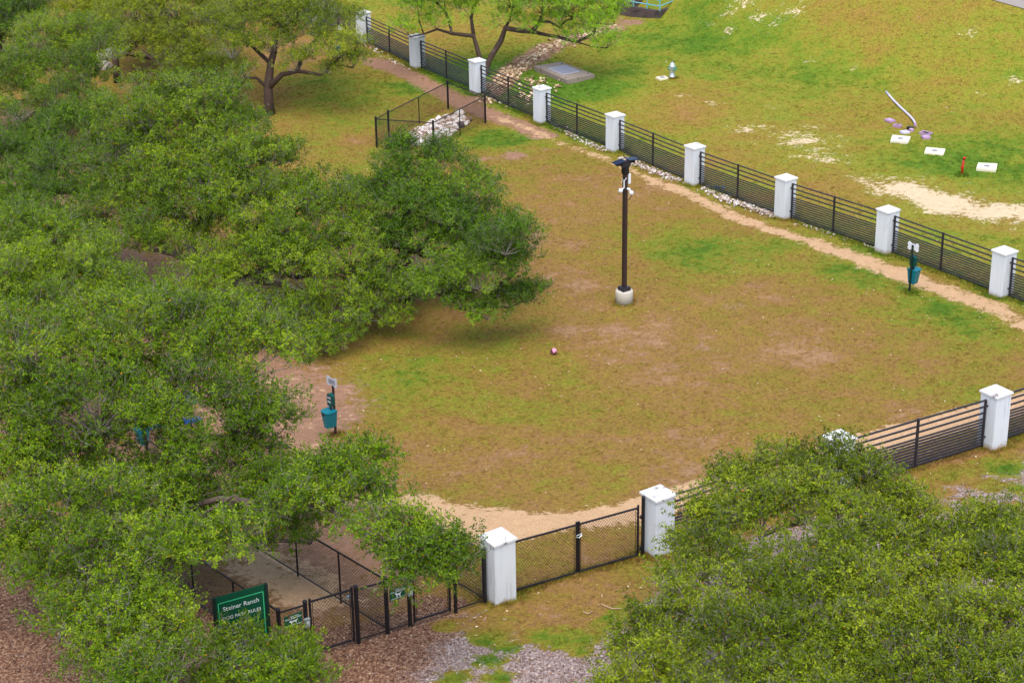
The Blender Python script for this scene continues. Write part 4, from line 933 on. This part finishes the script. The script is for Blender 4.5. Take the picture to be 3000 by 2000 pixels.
# front oak over the rules board
T1 = [(90, 1060, 38.5, 1.5), (330, 1000, 39.5, 1.5), (560, 1010, 40, 1.45), (720, 1060, 40, 1.15), (40, 1260, 37.5, 1.5), (280, 1210, 37.5, 1.5), (500, 1200, 38, 1.4), (670, 1230, 38.5, 1.2), (790, 1290, 38.5, .7),
      (60, 1450, 36.5, 1.3), (230, 1400, 37, 1.1), (520, 1420, 36.8, 1.3), (720, 1420, 37.5, 1.2), (840, 1440, 38, .7), (150, 1610, 36, .9), (420, 1590, 36, 1.0), (600, 1550, 36.5, .95), (800, 1550, 37, .75), (910, 1560, 37.5, .7),
      (30, 1640, 35.5, .8), (440, 1730, 2.4, .65), (380, 1790, 2.0, .75), (480, 1830, 1.9, .5), (430, 1900, 1.8, .8), (850, 1990, .7, .22), (520, 1960, 1.5, .5), (330, 1960, 1.5, .75), (230, 1790, 2, .45), (470, 2020, 1.6, .85), (770, 2020, .7, .2), (640, 2020, .8, .3), (850, 1930, .7, .15), (890, 1995, .6, .25), (120, 1700, 2.2, .5), (230, 1640, 3, .5), (310, 1680, 2.6, .5),
      (1090, 1360, 3.4, .4), (1120, 1450, 3.2, .5), (1200, 1550, 2.9, .42), (1120, 1570, 2.9, .5), (1170, 1640, 2.6, .45), (1260, 1630, 2.6, .4), (1330, 1650, 2.5, .25), (1200, 1700, 2.3, .25), (1290, 1690, 2.3, .22), (1010, 1400, 3.3, .25), (560, 1630, 3.0, .42), (480, 1600, 3.2, .7), (330, 1500, 3.5, .8), (690, 1590, 3.2, .45), (170, 1520, 3.5, .8), (330, 1860, 2.0, .6), (170, 1850, 1.8, .5), (690, 1900, 1.1, .1), (890, 1440, 3.3, .35), (960, 1470, 3.2, .28), (930, 1400, 3.4, .3), (840, 1500, 3.2, .35)]
tree('live_oak', 'big front live oak draped over the rules board and reaching over the entrance gates', G(262, 1845), T1, 'oak', fork=1.7, r0=.27, seed=1, group='live oaks', dens=.95)
# large oak in the middle
T3 = [(440, 345, 61, 1.5), (600, 330, 61, 1.6), (690, 400, 60.5, 1.25), (330, 470, 60, 1.5), (500, 470, 60, 1.7), (680, 500, 59, 1.7), (770, 480, 59.5, .85), (840, 600, 58.5, 1.2), (400, 620, 58.5, 1.5), (580, 620, 58, 1.6), (740, 660, 57.5, 1.6),
      (900, 690, 57, 1.4), (1010, 640, 58, 1.0), (520, 720, 57, 1.0), (660, 790, 56, 1.2), (1030, 760, 56.5, 1.3), (900, 820, 55.5, 1.3), (1100, 860, 56, 1.1), (1000, 910, 55, 1.0), (1130, 950, 55.5, .75), (930, 990, 54, .7), (1040, 990, 54.5, .6), (850, 460, 60, .35), (960, 560, 59.5, .7), (700, 900, 54.5, .7), (960, 1060, 53.5, .35), (560, 850, 54.5, .9), (780, 760, 56, 1.1), (840, 930, 54, .7), (470, 560, 58.5, 1.2), (660, 580, 58, 1.2), (430, 700, 56.5, .9)]
tree('live_oak', 'broadest live oak in the middle of the grove, overhanging the bare dirt', G(720, 1000), T3, 'oak', fork=1.8, r0=.36, seed=3, group='live oaks', dens=.9)
T4 = [(1170, 495, 60.5, .85), (1260, 500, 60.5, 1.0), (1080, 590, 60, .9), (1370, 570, 59.5, 1.1), (1220, 610, 59, 1.25), (1110, 670, 58.5, 1.0), (1450, 660, 58.5, .9), (1340, 700, 58, 1.2), (1500, 780, 2.4, .8), (1400, 820, 2.1, .9), (1280, 830, 2.0, .8), (1545, 870, 1.3, .4), (1430, 925, 1.0, .35), (1490, 890, 1.2, .4), (1350, 890, 1.3, .4), (1480, 720, 3.2, .8), (1150, 770, 58, .7), (1190, 445, 61, .35), (1210, 850, 57.5, .7), (1130, 850, 58, .55), (1250, 720, 58.2, 1.0), (1190, 590, 59.5, .9), (1330, 640, 58.8, .9), (1150, 730, 57.8, .7), (1420, 760, 57.6, .9)]
tree('live_oak', 'round deep green live oak standing alone on the lawn edge near the rock enclosure', G(1190, 880), T4, 'oak_deep', 'bark_dark', fork=1.7, r0=.2, seed=4, group='live oaks', clump=.5, dens=1.1)
T5 = [(705, 70, 84.5, 1.5), (830, 40, 85, 1.6), (930, 80, 84, 1.4), (680, 150, 83, 1.1), (800, 130, 83.5, 1.1), (990, 150, 82.5, 1.1), (1035, 185, 82, .6), (870, 190, 82.5, .8), (760, 0, 86, 1.5), (930, 10, 87, 1.4), (1010, 60, 86, .9), (720, 215, 82.5, .6), (950, 210, 82, .5)]
tree('live_oak', 'spreading live oak with an exposed forked trunk on the far lawn', G(790, 335), T5, 'oak_olive', 'bark_dark', fork=1.15, r0=.2, seed=5, group='live oaks', dens=.75, clump=.5)
T6 = [(390, 50, 91, 1.8), (520, 30, 91, 2.0), (450, 140, 89.5, 1.6), (580, 120, 89, 1.6), (370, 135, 90, 1.1), (630, 200, 87.5, 1.0), (540, 220, 87.5, 1.2), (640, 60, 90, 1.3), (470, -60, 93, 2)]
tree('live_oak', 'olive live oak with a thin dark trunk at the far end of the grove', G(345, 240), T6, 'oak_olive', 'bark_dark', fork=1.6, r0=.15, seed=6, group='live oaks', dens=.75, clump=.55)
T7 = [(140, 130, 84, 1.8), (250, 130, 84, 1.6), (70, 220, 81, 1.7), (190, 220, 81, 1.7), (285, 190, 82, 1.1), (60, 330, 78, 1.2), (160, 310, 78.5, 1.1), (240, 290, 79, 1.0), (-60, 260, 80, 2)]
tree('live_oak', 'loose live oak with pale ground showing through, beside the thin-trunked olive oak', G(150, 420), T7, 'oak', fork=1.6, r0=.24, seed=7, group='live oaks', dens=.65)
T8 = [(70, 420, 67, 1.2), (190, 400, 67, 1.2), (290, 350, 67, 1.0), (60, 560, 63.5, 1.4), (210, 520, 64, 1.4), (300, 610, 62, 1.2), (90, 690, 60, 1.3), (220, 690, 60, 1.0), (-60, 500, 65, 1.5), (330, 480, 64, 1.0), (150, 620, 62, 1.2), (130, 470, 65.5, 1.2), (330, 560, 63, .9), (30, 630, 62, 1.1)]
tree('live_oak', 'live oak with a grey crooked limb showing, beside the broadest oak', G(60, 800), T8, 'oak_deep', 'bark', fork=1.7, r0=.27, seed=8, group='live oaks', dens=.85)
T9 = [(140, 720, 52, 1.1), (40, 740, 52, 1.1), (50, 830, 49.5, 1.4), (200, 810, 50, 1.4), (330, 880, 49, 1.1), (110, 950, 47.5, 1.3), (-60, 900, 48, 1.4), (420, 950, 47, .8), (270, 740, 52, .9)]
tree('live_oak', 'live oak crown wedged between the front oak and the crooked-limb oak', G(80, 1180), T9, 'oak', fork=1.8, r0=.25, seed=9, group='live oaks', dens=.9)
tree('cedar_tree', 'dark dense tree at the far corner of the grove', G(10, 190), [(0, 60, 92, 2.0), (50, 30, 93, 1.6), (-60, 100, 92, 2), (20, -20, 94, 2)], 'oak_deep', 'bark_dark', seed=10, dens=.8, r0=.2)
tree('live_oak', 'yellow-green bushy tree behind the loose oak at the far end', G(275, 120), [(230, 40, 97, 1.3), (290, 30, 97, 1.4), (330, 60, 96, 1.2), (270, 80, 96, 1.0), (340, -20, 98, 1.6)], 'oak_yellow', 'bark_dark', seed=11, dens=.7, r0=.14, fork=.8, group='live oaks')
# shrubby oaks outside the near fence
T11 = [(2150, 1430, 2.6, .9), (2290, 1390, 2.8, .9), (2420, 1390, 2.9, .95), (2540, 1430, 2.7, .9), (2060, 1520, 2.4, .75), (2620, 1500, 2.5, .75), (2230, 1530, 2.8, .9), (2350, 1490, 2.9, .9), (2480, 1540, 2.9, 1.0), (2080, 1630, 2.4, .8), (2010, 1760, 2.1, .8), (1900, 1850, 1.8, .75), (1970, 1690, 2.2, .5), (1820, 1930, 1.4, .55), (2000, 1600, 2.2, .4), (2450, 1650, 2.8, .8), (2290, 1650, 2.7, .5), (2150, 1660, 2.5, .55),
       (2580, 1610, 2.6, .9), (2180, 1770, 2.4, .95), (2360, 1730, 2.7, 1.0), (2520, 1740, 2.6, 1.0), (1960, 1950, 1.8, .85), (2120, 1900, 2.1, .95), (2300, 1880, 2.4, 1.0), (2480, 1880, 2.4, 1.0), (2640, 1850, 2.2, .85), (2400, 2010, 2.1, 1.0), (2600, 1990, 2.1, .95), (2200, 2030, 2.0, .95), (1850, 2020, 1.5, .75), (2010, 2080, 1.8, .9), (2650, 1700, 2.3, .6), (2330, 2140, 2, 1), (2520, 2140, 2, 1), (2150, 2180, 2, 1)]
tree('shrub_oak', 'shrubby live oak in front of the near rail fence, hiding its stained pillar', G(2330, 2040), T11, 'oak_dry', 'bark', fork=.7, r0=.2, seed=12, group='shrubby oaks outside the near fence', clump=.38, dens=1.05, tight=.3)
T12 = [(2730, 1590, 2.1, .6), (2850, 1560, 2.3, .75), (2960, 1570, 2.4, .85), (2790, 1680, 2.3, .8), (2930, 1700, 2.5, .95), (3050, 1640, 2.5, .8), (2740, 1820, 2.2, .8), (2880, 1850, 2.4, .95), (3020, 1840, 2.4, .9), (2780, 1960, 2.1, .85), (2930, 1990, 2.2, .95), (3060, 1970, 2.2, .9), (2690, 1930, 2, .6), (2820, 2090, 2, .9), (2990, 2120, 2, 1.), (2800, 1610, 2.3, .55), (2900, 1620, 2.4, .6), (2990, 1630, 2.4, .6), (2690, 1600, 2, .4), (2860, 1660, 2.4, .6), (2700, 1720, 2.2, .4)]
tree('shrub_oak', 'shrubby live oak on the pale mulch below the blotched-cap pillar', G(2900, 2080), T12, 'oak_dry', 'bark', fork=.7, r0=.17, seed=13, group='shrubby oaks outside the near fence', clump=.38, dens=.95, tight=.25)
# mesquite beyond the far fence
TM = [(1225, 30, 88.5, .8), (1200, 95, 88, .6), (1300, 10, 89, .9), (1280, 75, 88.5, .5), (1400, -30, 89.5, 1.3), (1380, 40, 89, .7), (1500, 0, 89, 1.1), (1480, 70, 88.5, .6), (1590, 20, 88, 1.0), (1560, 80, 88, .6), (1680, 30, 87.5, 1.1), (1740, 80, 87, .8), (1770, 20, 87.5, .9), (1690, 110, 87, .6), (1780, 130, 86.8, .5), (1600, -50, 89, 1.3), (1260, -40, 89, 1.2), (1800, 60, 87, .5), (1640, 70, 87.6, .5)]
tree('mesquite_tree', 'feathery pale green mesquite with three leaning trunks beyond the rail fence', G(1420, 222), TM, 'mesquite', 'bark_dark', r0=.17, seed=14, stems=3, dens=.65, kind='mesquite', clump=.5, twigs=.6, flat=.8, sscale=1.25)
print('sprigs', N_SPRIG)

# ------------------------------------------------------------------ grass and mulch litter
def grass_templates(seed):
    r = np.random.default_rng(seed); out = []
    for i in range(4):
        v, f, l = [], [], []
        for k in range(16):
            a = r.uniform(0, 6.28); q = r.uniform(0, .10); x, y = q*math.cos(a), q*math.sin(a); h = r.uniform(.03, .06); ph = r.uniform(0, 6.28); w_ = r.uniform(.004, .008); ln = r.uniform(.01, .05); lp = r.uniform(0, 6.28)
            o = len(v); v += [(x-w_*math.cos(ph), y-w_*math.sin(ph), 0), (x+w_*math.cos(ph), y+w_*math.sin(ph), 0), (x+ln*math.cos(lp), y+ln*math.sin(lp), h)]; f.append((o, o+1, o+2)); l += [r.random()]*3
        out.append((v, f, [0]*len(f), l))
    return out
n = 120000
px_ = rng.uniform(-28, 28, n); py_ = 30+75*rng.random(n)**1.25
keep = np.abs(px_) < 3+py_*.27; px_, py_ = px_[keep], py_[keep]
mm = masks(px_, py_); bare = np.maximum.reduce([mm['dirt'], mm['mulch'], mm['soil']*.8, mm['pale']])
keep = rng.random(len(px_)) > bare*1.25; px_, py_ = px_[keep], py_[keep]; gr = mm['green'][keep]; cm_ = mm['calm'][keep]
wx, wy = [], []                                  # longer tufts left uncut along the fences and round the pillars
for a_, b_ in list(zip(far_names[:-1], far_names[1:])) + [('Q4', 'Q3'), ('Q3', 'Q2'), ('Q2', 'Q1'), ('Q1', 'Q0')]:
    q_ = rng.random(320)[:, None]; l_ = PIL[a_]+(PIL[b_]-PIL[a_])*q_ + rng.normal(0, .1, (320, 2)); wx += l_[:, 0].tolist(); wy += l_[:, 1].tolist()
for c_ in PIL.values():
    th_ = rng.uniform(0, 6.28, 90); rr_ = .33/np.maximum(np.abs(np.cos(th_)), np.abs(np.sin(th_))) + np.abs(rng.normal(0, .06, 90)) - .02
    wx += (c_[0]+rr_*np.cos(th_+A1)).tolist(); wy += (c_[1]+rr_*np.sin(th_+A1)).tolist()
for u, v in ((1829, 889), (2664, 858), (983, 1273), (1969, 228), (2817, 512)):
    c_ = G(u, v); th_ = rng.uniform(0, 6.28, 40); rr_ = (.3 if u == 1829 else .08)+np.abs(rng.normal(0, .06, 40)); oy = .1 if u == 1829 else 0
    wx += (c_[0]+rr_*np.cos(th_)).tolist(); wy += (c_[1]+oy+rr_*np.sin(th_)).tolist()
nw = len(wx); big = np.concatenate([np.ones(len(px_)), np.full(nw, 1.7)])
mw = masks(np.array(wx), np.array(wy)); px_ = np.concatenate([px_, wx]); py_ = np.concatenate([py_, wy]); gr = np.concatenate([gr, np.maximum(mw['green'], .35)+.12]); cm_ = np.concatenate([cm_, mw['calm']])
n = len(px_); unev = sum(a*np.sin(px_*fx+p1)*np.sin(py_*fy+p2) for a, fx, fy, p1, p2 in [(.03, .9, .7, 0, 1), (.02, 1.9, 2.3, 2, .4), (.012, 4.1, 3.3, 1, 2)])
o = scatter('grass', grass_templates(2), ['grass'], np.column_stack([px_, py_, gz(px_, py_)+unev-.022]), np.column_stack([np.zeros((n, 2)), rng.uniform(0, 6.28, n)]), big*rng.uniform(.6, 1.2, n)*(.55+.75*np.clip(gr, .1, 1)), rng.integers(0, 4, n), rng.random(n), green=gr+rng.normal(0, .1, n), calm=cm_)
tag(o, 'short patchy grass over the lawn and slopes', 'grass', kind='stuff')
n = 26000; cx_ = rng.uniform(-14, 18, n); cy_ = rng.uniform(30, 52, n); mm = masks(cx_, cy_); k_ = rng.random(n) < mm['mulch']*1.2-.2; cx_, cy_ = cx_[k_], cy_[k_]; n = len(cx_)
chips = []
for i in range(4):
    l_, w_ = [(.05, .012), (.035, .014), (.07, .008), (.03, .02)][i]
    chips.append(([(-l_, -w_, 0), (l_, -w_*.6, .004), (l_*.9, w_, .012), (-l_*.8, w_*.8, .01)], [(0, 1, 2, 3)], [0], [0]*4))
unev = sum(a*np.sin(cx_*fx+p1)*np.sin(cy_*fy+p2) for a, fx, fy, p1, p2 in [(.03, .9, .7, 0, 1), (.02, 1.9, 2.3, 2, .4), (.012, 4.1, 3.3, 1, 2)])
o = scatter('wood_chips', chips, ['chip'], np.column_stack([cx_, cy_, gz(cx_, cy_)+unev-.008]), np.column_stack([rng.normal(0, .3, (n, 2)), rng.uniform(0, 6.28, n)]), rng.uniform(.5, 1.2, n), rng.integers(0, 4, n), rng.random(n))
tag(o, 'scattered wood chip mulch outside the fences', 'mulch', kind='stuff')

n = 5200; lx = rng.uniform(-22, 24, n); ly = 30+60*rng.random(n)**1.3
lit = []
for i in range(3):
    a_, b_ = [(.03, .016), (.022, .02), (.04, .01)][i]; lit.append(([(-a_, 0, 0), (0, -b_, .008), (a_, 0, .004), (0, b_, .012)], [(0, 1, 2, 3)], [0], [0]*4))
unev = sum(a*np.sin(lx*fx+p1)*np.sin(ly*fy+p2) for a, fx, fy, p1, p2 in [(.03, .9, .7, 0, 1), (.02, 1.9, 2.3, 2, .4), (.012, 4.1, 3.3, 1, 2)])
o = scatter('leaf_litter', lit, ['stones_tan'], np.column_stack([lx, ly, gz(lx, ly)+unev+.005]), np.column_stack([rng.normal(0, .3, (n, 2)), rng.uniform(0, 6.28, n)]), rng.uniform(.5, 1.5, n), rng.integers(0, 3, n), .4+.6*rng.random(n))
tag(o, 'pale dry leaves and chips strewn over the lawn', 'leaf litter', kind='stuff')
